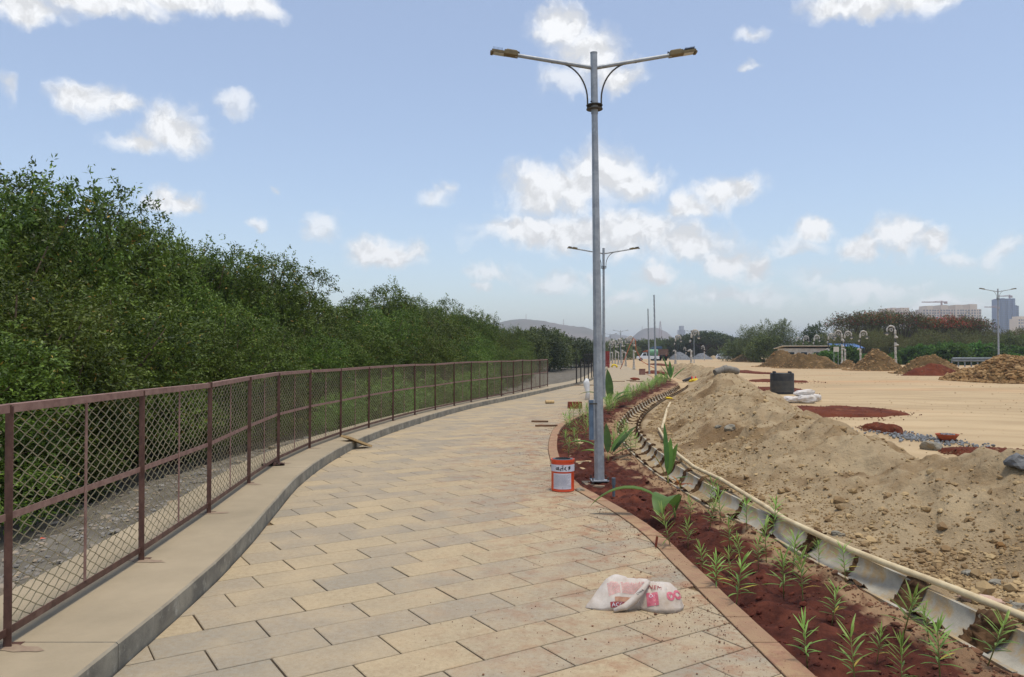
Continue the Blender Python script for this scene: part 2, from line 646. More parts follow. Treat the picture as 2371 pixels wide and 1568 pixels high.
M['plastic_black'] = pm('black_plastic', S(48, 52, 56), S(66, 68, 68), 5, 0.6, spec=0.3)
M['leaf_mangrove'] = leafmat('mangrove_leaves', S(34, 51, 17), S(114, 136, 50), S(170, 138, 62), (0.965, 0.975), trans=0.22, obj_var=0.26, spec=0.28)
M['leaf_shrub'] = leafmat('low_shrub_leaves', S(60, 92, 30), S(118, 154, 58), trans=0.35)
M['leaf_dark'] = leafmat('dark_tree_leaves', S(34, 48, 24), S(78, 92, 42), trans=0.2)
M['leaf_olive'] = leafmat('dry_scrub_leaves', S(68, 74, 34), S(118, 118, 58), S(126, 84, 56), (0.9, 0.93), trans=0.25)
M['leaf_feather'] = leafmat('feathery_leaves', S(52, 66, 30), S(112, 124, 62), trans=0.25)
M['leaf_flame'] = leafmat('flame_tree_leaves', S(66, 74, 36), S(112, 110, 58), S(164, 58, 46), (0.93, 0.95), trans=0.25)
M['leaf_hedge'] = leafmat('hedge_leaves', S(34, 60, 20), S(98, 138, 50), trans=0.35)
M['leaf_oleander'] = leafmat('seedling_leaves', S(86, 122, 54), S(158, 188, 96), S(186, 168, 72), (0.965, 0.975), trans=0.35)
M['leaf_broad'] = leafmat('broad_leaves', S(60, 92, 46), S(112, 144, 64), S(176, 148, 64), (0.93, 0.95), trans=0.35)

# ------------------------------------------------------------------ plan of the place: X of each line as a function of the distance Y
kerbR = curve([(-2, -1.95), (3.9, -2.05), (4.74, -2.09), (5.74, -2.16), (6.73, -2.27), (7.9, -2.43), (9.6, -2.65), (11.1, -2.74), (12.8, -2.75), (14.5, -2.65),
               (18.25, -2.15), (22.6, -1.3), (28.8, 0.41), (36.3, 2.4), (41.4, 3.73), (50, 5.4), (60, 7.0), (86, 10.7), (122, 15.4)])
fenceX = curve([(-2, -2.5), (3.94, -2.61), (5.6, -2.72), (7.17, -2.87), (8.76, -3.05), (10.4, -3.22), (11.7, -3.25), (13.3, -3.17), (15.0, -2.98), (16.8, -2.74),
                (18.5, -2.46), (20.2, -2.12), (21.7, -1.77), (23.4, -1.36), (24.9, -0.95), (26.5, -0.5), (28.3, -0.02), (30.6, 0.5), (32.8, 1.05), (34.9, 1.58), (36, 1.86),
                (41.4, 3.35), (50, 4.95), (60, 6.5), (86, 10.2), (122, 14.9)])
pathR = curve([(-2, 1.62), (3.92, 1.55), (5.08, 1.47), (5.96, 1.42), (7.15, 1.34), (8.21, 1.17), (8.93, 1.0), (9.51, 0.88), (10.2, 0.80), (12.7, 0.76), (14.8, 0.87), (17.4, 1.15),
               (19.7, 1.65), (23, 2.7), (30.9, 4.6), (37.7, 6.5), (49, 9.1), (60, 10.6), (86, 13.2), (122, 17.4)])
drainX = curve([(-2, 3.1), (3.5, 2.88), (4.35, 2.82), (5.75, 2.66), (6.45, 2.61), (8.2, 2.38), (9.93, 2.25), (11.66, 2.21), (14.3, 2.30), (16.1, 2.45), (20.3, 3.2), (26.2, 4.75),
                (33, 6.9), (40, 8.9), (50, 10.6), (60, 11.9), (76, 13.4)])
crestX = curve([(-2, 5.2), (3, 5.1), (8, 4.75), (10.5, 4.4), (13, 4.55), (16, 5.0), (22.5, 6.2), (30, 8.2), (38, 10.4), (46, 12.0), (60, 13.8), (76, 15.2)])
crestH = curve([(-2, 0.5), (3, 0.5), (6, 0.56), (7.5, 0.56), (8.5, 0.47), (10.5, 0.60), (13, 0.70), (16, 0.84), (20, 0.90), (24, 0.86), (30, 0.78), (38, 0.72), (46, 0.7), (60, 0.72), (70, 0.5), (76, 0.1)])


def slabL(y):
    return fenceX(y) - np.interp(y, [0, 10, 30, 40], [0.56, 0.5, 0.5, 0.3])


# ------------------------------------------------------------------ ground sheet
def spaced(fine, lo, hi, n):
    a = np.geomspace(0.4, lo - fine[0] + 0.4, n) if False else None
    left = fine[0] - np.geomspace(0.5, fine[0] - lo, n)[::-1]
    right = fine[-1] + np.geomspace(0.5, hi - fine[-1], n)
    return np.concatenate([left, fine, right])


gx = spaced(np.arange(-12, 16, 0.14), -4200, 5200, 34)
gy = spaced(np.arange(0, 52, 0.26), -60, 6200, 40)
GX, GY = np.meshgrid(gx, gy)


def ground_z(x, y):
    z = -0.055 + 0.02 * fbm(x * 0.25, y * 0.25, oct=3, seed=3)
    sl = slabL(np.clip(y, -2, 120))
    t = np.clip((sl - 0.15 - x) / 2.6, 0, 1)
    bank = -0.02 - 0.5 * t * t * (3 - 2 * t) + 0.05 * fbm(x * 1.1, y * 1.1, oct=3, seed=9)
    far = np.clip((140 - y) / 20, 0, 1)
    z = np.where(x < sl - 0.1, bank * far + z * (1 - far), z)
    kr, pr = kerbR(np.clip(y, -2, 120)), pathR(np.clip(y, -2, 120))
    on = (x > sl - 0.1) & (x < pr + 0.2) & (y < 122)
    z = np.where(on, -0.09, z)
    d = np.abs(x - drainX(y))
    z = np.where((d < 0.42) & (y < 42), -0.42, z)
    return z


GZ = ground_z(GX, GY)
ny, nx = GX.shape
idx = np.arange(nx * ny).reshape(ny, nx)
F = np.stack([idx[:-1, :-1], idx[:-1, 1:], idx[1:, 1:], idx[1:, :-1]], -1).reshape(-1, 4)
V = np.stack([GX, GY, GZ], -1).reshape(-1, 3)
fc = V[F].mean(1)
mi = (fc[:, 0] < slabL(np.clip(fc[:, 1], -2, 120)) - 0.1).astype(int)
ground = link('ground', np_mesh('ground', V, F, smooth=True, mats=[M['sand'], M['bank']], midx=mi))
tag(ground, kind='structure')


# ------------------------------------------------------------------ paved path
def paver_mat():
    m = bpy.data.materials.new('paving_stone')
    t, b = nodes(m)
    N, L = t.nodes.new, t.links.new
    at = N('ShaderNodeAttribute'); at.attribute_name = 'tint'
    dt = N('ShaderNodeAttribute'); dt.attribute_name = 'dirt'
    geo = N('ShaderNodeNewGeometry')
    pos = geo.outputs['Position']
    ramp = N('ShaderNodeValToRGB')
    e = ramp.color_ramp.elements
    e[0].position, e[0].color = 0.0, S(152, 144, 127)
    e[1].position, e[1].color = 1.0, S(181, 163, 131)
    for p, c in ((0.22, S(159, 148, 129)), (0.45, S(165, 152, 129)), (0.7, S(171, 156, 129)), (0.86, S(177, 160, 130))):
        x = e.new(p); x.color = c
    L(at.outputs['Fac'], ramp.inputs[0])
    def noise(s, d=6.0, ro=0.6, vec=pos):
        n = N('ShaderNodeTexNoise')
        n.inputs['Scale'].default_value = s; n.inputs['Detail'].default_value = d; n.inputs['Roughness'].default_value = ro
        L(vec, n.inputs['Vector'])
        return n.outputs['Fac']
    def mrange(v, a, c, o0=0.0, o1=1.0):
        n = N('ShaderNodeMapRange'); L(v, n.inputs[0])
        for i, q in enumerate((a, c, o0, o1)):
            n.inputs[1 + i].default_value = q
        return n.outputs[0]
    def mixc(f, a, c, blend='MIX'):
        n = N('ShaderNodeMix'); n.data_type = 'RGBA'; n.blend_type = blend
        for s, v in ((n.inputs[0], f), (n.inputs[6], a), (n.inputs[7], c)):
            L(v, s) if isinstance(v, bpy.types.NodeSocket) else setattr(s, 'default_value', v)
        return n.outputs[2]
    def math_(op, a, c):
        n = N('ShaderNodeMath'); n.operation = op
        for s, v in ((n.inputs[0], a), (n.inputs[1], c)):
            L(v, s) if isinstance(v, bpy.types.NodeSocket) else setattr(s, 'default_value', v)
        return n.outputs[0]
    c = ramp.outputs[0]
    c = mixc(mrange(noise(26, 8, 0.75), 0.38, 0.7, 0.0, 0.6), c, S(140, 120, 90))
    c = mixc(mrange(noise(2.3, 5, 0.6), 0.42, 0.7, 0.0, 0.45), c, S(190, 168, 132))
    c = mixc(mrange(noise(95, 3, 0.6), 0.6, 0.72, 0.0, 0.5), c, S(112, 96, 74))
    # trodden soil: speckle and streaks, thicker towards the planting bed
    sp = mrange(noise(34, 6, 0.75), 0.56, 0.64)
    dens = math_('MULTIPLY', dt.outputs['Fac'], mrange(noise(1.6, 6, 0.65), 0.28, 0.54))
    c = mixc(math_('MULTIPLY', sp, math_('ADD', math_('MULTIPLY', dens, 0.85), 0.08)), c, S(104, 70, 48))
    st = math_('MULTIPLY', mrange(noise(5.0, 8, 0.7), 0.47, 0.62), dens)
    c = mixc(math_('MULTIPLY', st, 0.7), c, S(146, 100, 72))
    L(c, b.inputs['Base Color'])
    b.inputs['Roughness'].default_value = 0.85
    b.inputs['Specular IOR Level'].default_value = 0.2
    bn = N('ShaderNodeBump'); bn.inputs['Strength'].default_value = 0.7; bn.inputs['Distance'].default_value = 0.007
    L(math_('ADD', noise(22, 8, 0.7), math_('MULTIPLY', noise(6, 4, 0.6), 0.8)), bn.inputs['Height'])
    L(bn.outputs[0], b.inputs['Normal'])
    return m


M['paver'] = paver_mat()
ys = np.concatenate([np.arange(0, 50, 0.25), np.arange(50, 122, 2.0)])
V, F = [], []
for i, y in enumerate(ys):
    V += [(float(kerbR(y)) - 0.02, y, -0.018), (float(pathR(y)) - 0.005, y, -0.018)]
    if i:
        F.append((2 * i - 2, 2 * i - 1, 2 * i + 1, 2 * i))
path = link('path', np_mesh('path', V, F, M['path_bed']))
tag(path, kind='structure')

BAND = 0.15
ANG = R(33)
PL, PW_ = 0.62, 0.325
cu, su = math.cos(ANG), math.sin(ANG)


def clip_poly(poly, px, py, nx_, ny_):
    out = []
    n = len(poly)
    for i in range(n):
        a, b = poly[i], poly[(i + 1) % n]
        da = (a[0] - px) * nx_ + (a[1] - py) * ny_
        db = (b[0] - px) * nx_ + (b[1] - py) * ny_
        if da >= 0:
            out.append(a)
        if (da >= 0) != (db >= 0):
            t = da / (da - db)
            out.append((a[0] + (b[0] - a[0]) * t, a[1] + (b[1] - a[1]) * t))
    return out


def area(p):
    return 0.5 * abs(sum(p[i][0] * p[(i + 1) % len(p)][1] - p[(i + 1) % len(p)][0] * p[i][1] for i in range(len(p))))


def edge_half(f, off, y, side):
    e = 0.05
    s = float(f(y + e) - f(y - e)) / (2 * e)
    l = math.hypot(1, s)
    return (float(f(y)) + off, y, side / l, -side * s / l)


cells = []
for r in range(-20, 130):
    for k in range(-70, 90):
        u0 = k * PL + (0.5 * PL if r % 2 else 0.0) + 0.05 * math.sin(r * 5.1)
        v0 = r * PW_
        uc, vc = u0 + PL / 2, v0 + PW_ / 2
        x, y = uc * cu - vc * su, uc * su + vc * cu
        if y < 2.2 or y > 50:
            continue
        if x < float(kerbR(y)) - 0.5 or x > float(pathR(y)) + 0.4:
            continue
        g = 0.005
        jl = random.uniform(-0.002, 0.003)
        rect = [(u0 + g, v0 + g), (u0 + PL - g + jl, v0 + g), (u0 + PL - g + jl, v0 + PW_ - g), (u0 + g, v0 + PW_ - g)]
        poly = [(a * cu - b * su, a * su + b * cu) for a, b in rect]
        poly = clip_poly(poly, *edge_half(kerbR, 0.012, y, 1))
        if len(poly) > 2:
            poly = clip_poly(poly, *edge_half(pathR, -BAND - 0.008, y, -1))
        if len(poly) > 2 and area(poly) > 0.006:
            cells.append((math.hypot(x, y), x, y, poly))
cells.sort(key=lambda c: c[0])


def slab_piece(poly, top, chamfer=0.006, bottom=-0.035):
    n = len(poly)
    cx_, cy_ = sum(p[0] for p in poly) / n, sum(p[1] for p in poly) / n
    V = [(p[0], p[1], bottom) for p in poly] + [(p[0], p[1], top - chamfer * 0.6) for p in poly]
    for p in poly:
        d = math.hypot(p[0] - cx_, p[1] - cy_) + 1e-6
        k = 1 - chamfer / d
        V.append((cx_ + (p[0] - cx_) * k, cy_ + (p[1] - cy_) * k, top))
    F = []
    for j in range(2):
        for i in range(n):
            F.append((j * n + i, j * n + (i + 1) % n, (j + 1) * n + (i + 1) % n, (j + 1) * n + i))
    F.append(tuple(range(2 * n, 3 * n)))
    return V, F


def finish_attr(me, tints, dirts):
    a = me.attributes.new('tint', 'FLOAT', 'FACE'); a.data.foreach_set('value', tints)
    a = me.attributes.new('dirt', 'FLOAT', 'POINT'); a.data.foreach_set('value', dirts)


def dirt_at(x, y):
    d = float(pathR(y)) - x
    return max(0.0, min(1.0, 1.15 - d / 2.1)) * (1.0 if y < 24 else 0.7)


def paver_tint():
    q = random.random()
    return random.uniform(0.0, 0.3) if q < 0.3 else (random.uniform(0.3, 0.7) if q < 0.68 else random.uniform(0.7, 1.0))


rest = MB()
rt, rd = [], []
for i, (d, x, y, poly) in enumerate(cells):
    top = random.uniform(-0.001, 0.002)
    tv = paver_tint()
    if i < 300:
        cxy = Vector((x, y, 0))
        V, F = slab_piece(poly, top)
        mb = MB().add([(p[0] - x, p[1] - y, p[2]) for p in V], F)
        me = mb.mesh('paving_stone', M['paver'])
        finish_attr(me, [tv] * len(me.polygons), [dirt_at(p[0], p[1]) for p in V])
        link('paving_stone', me, path, cxy)
    else:
        V, F = slab_piece(poly, top)
        rest.add(V, F)
        rt += [tv] * len(F)
        rd += [dirt_at(p[0], p[1]) for p in V]
o = rest.build('paving_stones_beyond', M['paver'], path)
finish_attr(o.data, rt, rd)
tag(o, kind='stuff')

# plain far paving beyond the pieces one can tell apart
V, F = [], []
for i, y in enumerate(np.arange(49.8, 122, 2.0)):
    V += [(float(kerbR(y)), y, 0.0), (float(pathR(y)), y, 0.0)]
    if i:
        F.append((2 * i - 2, 2 * i - 1, 2 * i + 1, 2 * i))
o = link('far_paving', np_mesh('far_paving', V, F, M['paver'], tint=np.full(len(F), 0.5)), path)
a = o.data.attributes.new('dirt', 'FLOAT', 'POINT'); a.data.foreach_set('value', [0.15] * len(V))

# pink edging stones along the planting bed
M['edging'] = pm('pink_edging_stone', S(164, 122, 97), S(126, 88, 68), 13, 0.9, 0.8, 40, c3=S(166, 136, 102), s3=7, w3=(0.42, 0.58), tint=S(150, 122, 94), coords='Object')
y = 2.4
while y < 60:
    l = random.uniform(0.42, 0.6) if y < 20 else 1.0
    seg = [y + 0.005, y + l * 0.5, y + l - 0.006]
    poly = [(float(pathR(q)) - BAND, q) for q in seg] + [(float(pathR(q)), q) for q in reversed(seg)]
    V, F = slab_piece(poly, 0.006 + random.uniform(-0.002, 0.004), 0.006, -0.11)
    xm = float(pathR(y))
    me = MB().add([(p[0] - xm, p[1] - y, p[2]) for p in V], F).mesh('edging_stone', M['edging'])
    a = me.attributes.new('tint', 'FLOAT', 'FACE'); a.data.foreach_set('value', [random.random() * 0.8] * len(F))
    link('edging_stone', me, path, (xm, y, 0))
    y += l


# ------------------------------------------------------------------ concrete kerb slab under the fence
def kerb_mat():
    m = pm('kerb_concrete', S(152, 146, 130), S(112, 108, 98), 4.0, 0.9, 0.35, 40, coords='Object', c3=S(168, 164, 150), s3=9, w3=(0.55, 0.7))
    t = m.node_tree
    b = t.nodes['Principled BSDF']
    N, L = t.nodes.new, t.links.new
    src = b.inputs['Base Color'].links[0].from_socket
    geo = N('ShaderNodeNewGeometry'); sx = N('ShaderNodeSeparateXYZ'); L(geo.outputs['Normal'], sx.inputs[0])
    mr = N('ShaderNodeMapRange'); L(sx.outputs[2], mr.inputs[0]); mr.inputs[1].default_value = 0.5; mr.inputs[2].default_value = 0.95
    nz = N('ShaderNodeTexNoise'); nz.inputs['Scale'].default_value = 1.3; nz.inputs['Detail'].default_value = 8; nz.inputs['Roughness'].default_value = 0.65
    L(geo.outputs['Position'], nz.inputs['Vector'])
    rp = N('ShaderNodeValToRGB')
    e = rp.color_ramp.elements
    e[0].position, e[0].color = 0.3, S(147, 134, 110)
    e[1].position, e[1].color = 0.72, S(170, 154, 127)
    L(nz.outputs['Fac'], rp.inputs[0])
    mx = N('ShaderNodeMix'); mx.data_type = 'RGBA'
    L(mr.outputs[0], mx.inputs[0]); L(src, mx.inputs[6]); L(rp.outputs[0], mx.inputs[7])
    L(mx.outputs[2], b.inputs['Base Color'])
    return m


M['kerb'] = kerb_mat()
kerb = empty('kerb')
tag(kerb, kind='structure')
joints = [0.5, 4.05, 10.2, 16.0, 21.8, 27.5, 33.0, 37.5, 44, 52, 64, 80, 120]
KZ = 0.14
for a0, a1 in zip(joints[:-1], joints[1:]):
    n = max(3, int((a1 - a0) / 0.3))
    V, F = [], []
    for i in range(n + 1):
        y = a0 + 0.004 + (a1 - a0 - 0.008) * i / n
        kr, sl = float(kerbR(y)), float(slabL(y))
        wob = 0.006 * float(vnoise(y * 2.1, 0.5)) + 0.003 * float(vnoise(y * 7, 3.5))
        kr += wob
        V += [(kr, y, -0.06), (kr, y, KZ - 0.012), (kr - 0.012, y, KZ), (sl + 0.01, y, KZ), (sl, y, KZ - 0.01), (sl, y, -0.3)]
        if i:
            b = (i - 1) * 6
            F += [(b + j, b + j + 6, b + j + 7, b + j + 1) for j in range(5)]
    F += [(0, 1, 2, 3), (0, 3, 4, 5)]
    e = n * 6
    F += [(e + 3, e + 2, e + 1, e), (e + 5, e + 4, e + 3, e)]
    mb = MB(); mb.v = V; mb.f = F
    mb.build('kerb_section', M['kerb'], kerb, smooth=True, angle=30)

# ------------------------------------------------------------------ chain-link fence
fence = empty('chain_link_fence')
tag(fence, 'brown chain-link fence on the concrete kerb, bending away to the right', 'fence')
FT = 1.235     # height of the top rail above the slab
SPAN = 1.66
# posts: walk along the curve with steps of one bay
posts = []
y = 3.94 - 1.62
while y < 36.3:
    posts.append((float(fenceX(y)), y))
    s = float(fenceX(y + 0.05) - fenceX(y - 0.05)) / 0.1
    y += SPAN / math.hypot(1, s)
la = MB()
t_ = 0.006
la.box((0.02, 0, FT / 2 - 0.05), (0.04, t_, FT + 0.1))
la.box((t_ / 2, 0.031, FT / 2 - 0.05), (t_, 0.055, FT + 0.1))
la.box((0.02, 0.02, -0.004), (0.10, 0.10, 0.012))
post_me = la.mesh('post', M['maroon'])
tr = MB(); tr.box((SPAN / 2, 0, FT + 0.003), (SPAN, 0.05, 0.006)).box((SPAN / 2, -0.025, FT - 0.017), (SPAN, 0.005, 0.04))
top_me = tr.mesh('top_rail', M['rail'])
mr_ = MB(); mr_.box((SPAN / 2, -0.006, 0.66), (SPAN, 0.006, 0.036))
mid_me = mr_.mesh('mid_rail', M['rail'])
br = MB(); br.box((SPAN / 2, -0.012, 0.075), (SPAN, 0.006, 0.04)).box((SPAN / 2, 0.014, 0.0555), (SPAN, 0.044, 0.006))
bot_me = br.mesh('bottom_rail', M['maroon'])
pk = MB(); pk.box((SPAN / 2, -0.012, FT / 2 + 0.04), (0.026, 0.006, FT - 0.09))
pick_me = pk.mesh('picket', M['rail'])
wm = MB()
p_, hz, rw = 0.0625, 0.034, 0.0032
nw = int(SPAN / p_)
wv, wf = [], []
for i in range(nw):
    zs = np.arange(0.085, FT - 0.005, hz)
    pts = []
    for j, z in enumerate(zs):
        xx = i * p_ + (p_ * 1.03 if (j + i) % 2 else -0.002)
        pts.append((xx + 0.006, 0.008 + (0.003 if j % 2 else -0.003), z))
    for j, q in enumerate(pts):
        for a in range(3):
            an = a * 2.0944
            wv.append((q[0], q[1] + rw * math.cos(an), q[2] + rw * 1.2 * math.sin(an)))
    b = len(wv) - 3 * len(pts)
    for j in range(len(pts) - 1):
        for a in range(3):
            wf.append((b + j * 3 + a, b + j * 3 + (a + 1) % 3, b + j * 3 + 3 + (a + 1) % 3, b + j * 3 + 3 + a))
mesh_me = np_mesh('wire_mesh', wv, wf, M['wire'])
hts = [random.uniform(-0.016, 0.016) for _ in posts]
for i, (x, y) in enumerate(posts):
    if i + 1 < len(posts):
        x2, y2 = posts[i + 1]
        l = math.hypot(x2 - x, y2 - y)
        an = math.atan2(y2 - y, x2 - x)
    sl_ = (hts[i + 1] - hts[i]) / SPAN if i + 1 < len(posts) else 0.0
    link('post', post_me, fence, (x, y, KZ), (random.uniform(-0.008, 0.008), random.uniform(-0.006, 0.006), an - R(90)))
    if i + 1 == len(posts):
        break
    for nm, me in (('top_rail', top_me), ('mid_rail', mid_me), ('bottom_rail', bot_me), ('picket', pick_me), ('wire_mesh', mesh_me)):
        up_ = nm in ('top_rail', 'mid_rail')
        link(nm, me, fence, (x, y, KZ + (hts[i] if up_ else 0)), (0, -sl_ if up_ else 0, an), (l / SPAN, 1, 1))

M['paint_stain'] = pm('spilt_paint', S(140, 118, 100), S(156, 138, 114), 20, 0.8)
for (x, y) in posts[:9]:
    n = 14
    poly = [(0.05 + (0.07 + 0.05 * random.random()) * math.cos(2 * math.pi * k / n) * 1.5, 0.02 + (0.03 + 0.03 * random.random()) * math.sin(2 * math.pi * k / n), 0) for k in range(n)]
    MB().add(poly, [tuple(range(n))]).build('paint_stain', M['paint_stain'], kerb, loc=(x + 0.02, y - 0.03, KZ + 0.003), rot=(0, 0, random.uniform(-0.6, 0.3)))

# bare posts where the fence is still to come
bp = MB(); bp.box((0, 0, 0.6), (0.05, 0.05, 1.2)).box((0, 0, 0.003), (0.14, 0.14, 0.012))
bp_me = bp.mesh('fence_post', M['black_steel'])
for i, (px, py) in enumerate([(1335, 888), (1345, 884.5), (1353.5, 881), (1362.5, 877.5), (1370, 875), (1374, 872.5)]):
    q = P(px, py, KZ)
    o = link('fence_post', bp_me, None, (q.x, q.y, KZ), (0, random.uniform(-0.01, 0.01), 0.3))
    tag(o, 'bare black fence post past the end of the fence, %s from the left' % ordinal(i + 1), 'post', 'bare black fence posts past the fence')
# dark panel fence further on
df = empty('panel_fence')
tag(df, 'dark barred fence panel standing far down the path, left of the lamp post', 'fence')
q0, q1 = PD(1352, 850, 76), PD(1379, 850, 82)
for k in range(13):
    t = k / 12
    x, y = q0.x + (q1.x - q0.x) * t, q0.y + (q1.y - q0.y) * t
    MB().box((0, 0, 0.75), (0.045, 0.045, 1.5)).build('bar', M['black_steel'], df, loc=(x, y, 0.1))
an = math.atan2(q1.y - q0.y, q1.x - q0.x)
l = (q1 - q0).length
for z in (0.35, 1.55):
    MB().box((l / 2, 0, 0), (l, 0.05, 0.06)).build('rail', M['black_steel'], df, loc=(q0.x, q0.y, z), rot=(0, 0, an))


# ------------------------------------------------------------------ clods and stones scattered as one mass
def clods(name, pos, size, mat, sub=1, flat=0.7, tint=None, seed=1, parent=None, smooth=False):
    V0, F0 = ico(sub)
    n = len(pos)
    g = np.random.default_rng(seed)
    q = g.normal(size=(n, 4)); q /= np.linalg.norm(q, axis=1)[:, None]
    w, x, y, z = q.T
    Rm = np.stack([1 - 2 * (y * y + z * z), 2 * (x * y - z * w), 2 * (x * z + y * w), 2 * (x * y + z * w), 1 - 2 * (x * x + z * z), 2 * (y * z - x * w),
                   2 * (x * z - y * w), 2 * (y * z + x * w), 1 - 2 * (x * x + y * y)], -1).reshape(n, 3, 3)
    s = np.asarray(size).reshape(n, 1, 1) * g.uniform(0.55, 1.0, size=(n, 1, 3))
    jit = 1 + g.uniform(-0.28, 0.28, size=(n, len(V0), 1))
    V = (V0[None] * s * jit)
    V = np.einsum('nij,nkj->nki', Rm, V)
    V[:, :, 2] *= flat
    V = V + np.asarray(pos)[:, None, :]
    F = F0[None] + (np.arange(n) * len(V0))[:, None, None]
    t = np.repeat(g.uniform(0, 1, n) if tint is None else tint, len(F0))
    me = np_mesh(name, V.reshape(-1, 3), F.reshape(-1, 3), mat, smooth, t)
    o = link(name, me, parent)
    return tag(o, kind='stuff')


# ------------------------------------------------------------------ planting bed
by = np.concatenate([np.arange(2.6, 14, 0.055), np.arange(14, 26, 0.12), np.arange(26, 52, 0.3)])
nu = 34


def bed_z(x, y):
    pr, dl = pathR(y), drainX(y) - 0.25
    u = np.clip((x - pr) / np.maximum(dl - pr, 0.05), 0, 1)
    z = -0.05 + 0.05 * np.sin(np.pi * np.clip(u * 0.9, 0, 1)) + 0.04 * fbm(x * 2.2, y * 2.2, oct=3, seed=31) + 0.026 * fbm(x * 9, y * 9, oct=3, seed=33) + 0.05 * np.clip(u - 0.75, 0, 1) * 2
    lumps = np.maximum(0, vnoise(x * 6.5, y * 6.5, seed=35)) ** 2 * 0.07
    z = z + lumps
    return z * np.clip((1.02 - u) * 12, 0, 1) * 1.0 + (-0.02) * (1 - np.clip((1.02 - u) * 12, 0, 1))


YY = np.repeat(by[:, None], nu, 1)
UU = np.repeat(np.linspace(0, 1, nu)[None], len(by), 0)
XX = (pathR(YY) - 0.012) * (1 - UU) + (drainX(YY) - 0.245) * UU
ZZ = bed_z(XX, YY)
idx = np.arange(YY.size).reshape(YY.shape)
F = np.stack([idx[:-1, :-1], idx[:-1, 1:], idx[1:, 1:], idx[1:, :-1]], -1).reshape(-1, 4)
rub = np.clip((UU - 0.76 + 0.20 * fbm(XX * 3.2, YY * 3.2, oct=5, seed=41, gain=0.65)) * 11, 0, 1) * np.clip((YY - 2) / 3, 0.4, 1)
bed = link('planting_bed', np_mesh('planting_bed', np.stack([XX, YY, ZZ], -1).reshape(-1, 3), F, M['soil'], True, rub.ravel()))
tag(bed, kind='structure')
n = 7500
yy = rng.uniform(0, 1, n) ** 1.8 * 30 + 2.8
uu = np.where(rng.uniform(size=n) < 0.4, 1 - np.abs(rng.normal(0, 0.14, n)), rng.uniform(0, 1, n))
uu = np.clip(uu, 0.03, 0.97)
xx = pathR(yy) * (1 - uu) + (drainX(yy) - 0.27) * uu
sz = rng.uniform(0.004, 0.013, n) + (rng.uniform(size=n) < 0.06) * rng.uniform(0.01, 0.028, n)
clods('bed_stones', np.stack([xx, yy, bed_z(xx, yy) + sz * 0.3], -1), sz, M['clod_red'], 1, 0.7, np.clip((uu - 0.45) * 1.9, 0, 1) * rng.uniform(0.5, 1, n), 5)
# crumbs of soil trodden onto the paving
n = 9500
yy = rng.uniform(0, 1, n) ** 1.6 * 20 + 2.9
dd = rng.exponential(0.42, n)
xx = pathR(yy) - 0.02 - dd
ok = xx > kerbR(yy) + 0.05
nn = fbm(xx * 2.0, yy * 2.0, oct=3, seed=77)
ok &= (nn > -0.05) | (rng.uniform(size=n) < 0.25)
xx, yy = xx[ok], yy[ok]
sz = rng.uniform(0.002, 0.0058, len(xx)) + (rng.uniform(size=len(xx)) < 0.025) * rng.uniform(0.002, 0.008, len(xx))
clods('soil_crumbs', np.stack([xx, yy, 0.003 + sz * 0.3], -1), sz, M['clod_red'], 1, 0.6, rng.uniform(0, 1, len(xx)) ** 0.7, 6)

# ------------------------------------------------------------------ precast drain
drain = empty('precast_drain')
tag(drain, 'half-round precast concrete drain running between red bed and soil bank', 'drain')
PITCH_S, RI, RO = 0.75, 0.215, 0.245
dm = MB()
na = 14
for ysd in (0.0, PITCH_S - 0.018):
    for rr in (RI, RO):
        for a in range(na + 1):
            th = math.pi * a / na
            dm.v.append((-rr * math.cos(th), ysd, -rr * math.sin(th) * 0.92))
k = na + 1
for a in range(na):
    dm.f += [(a, 2 * k + a, 2 * k + a + 1, a + 1), (k + a + 1, 3 * k + a + 1, 3 * k + a, k + a), (a, a + 1, k + a + 1, k + a), (2 * k + a, 3 * k + a, 3 * k + a + 1, 2 * k + a + 1)]
dm.f += [(0, k, 3 * k, 2 * k), (na, 2 * k + na, 3 * k + na, k + na)]
seg_me = dm.mesh('drain_segment', M['drain'], True, 40)
y = 2.55
segs = []
while y < 39.5:
    s = float(drainX(y + 0.05) - drainX(y - 0.05)) / 0.1
    x = float(drainX(y))
    l = math.hypot(1, s)
    segs.append((x, y, math.atan2(1, s)))
    link('drain_segment', seg_me, drain, (x, y, random.uniform(-0.008, 0.012)), (random.uniform(-0.006, 0.006), random.uniform(-0.015, 0.015), math.atan2(1, s) - R(90)))
    y += PITCH_S / l
# dust and mud lying in the channel
V, F = [], []
yys = np.arange(8.5, 39, 0.25)
for i, y in enumerate(yys):
    c = float(drainX(y))
    dep = -0.165 + 0.03 * float(fbm(y * 0.9, 2.0, oct=2, seed=3))
    for j, u in enumerate(np.linspace(-1, 1, 7)):
        V.append((c + u * 0.16, y, dep + 0.035 * u * u + 0.012 * float(vnoise(u * 3, y * 4))))
    if i:
        b = (i - 1) * 7
        F += [(b + j, b + j + 1, b + j + 8, b + j + 7) for j in range(6)]
o = link('silt', np_mesh('silt', V, F, M['heap'], True, np.zeros(len(V))), drain)
tag(o, kind='stuff')


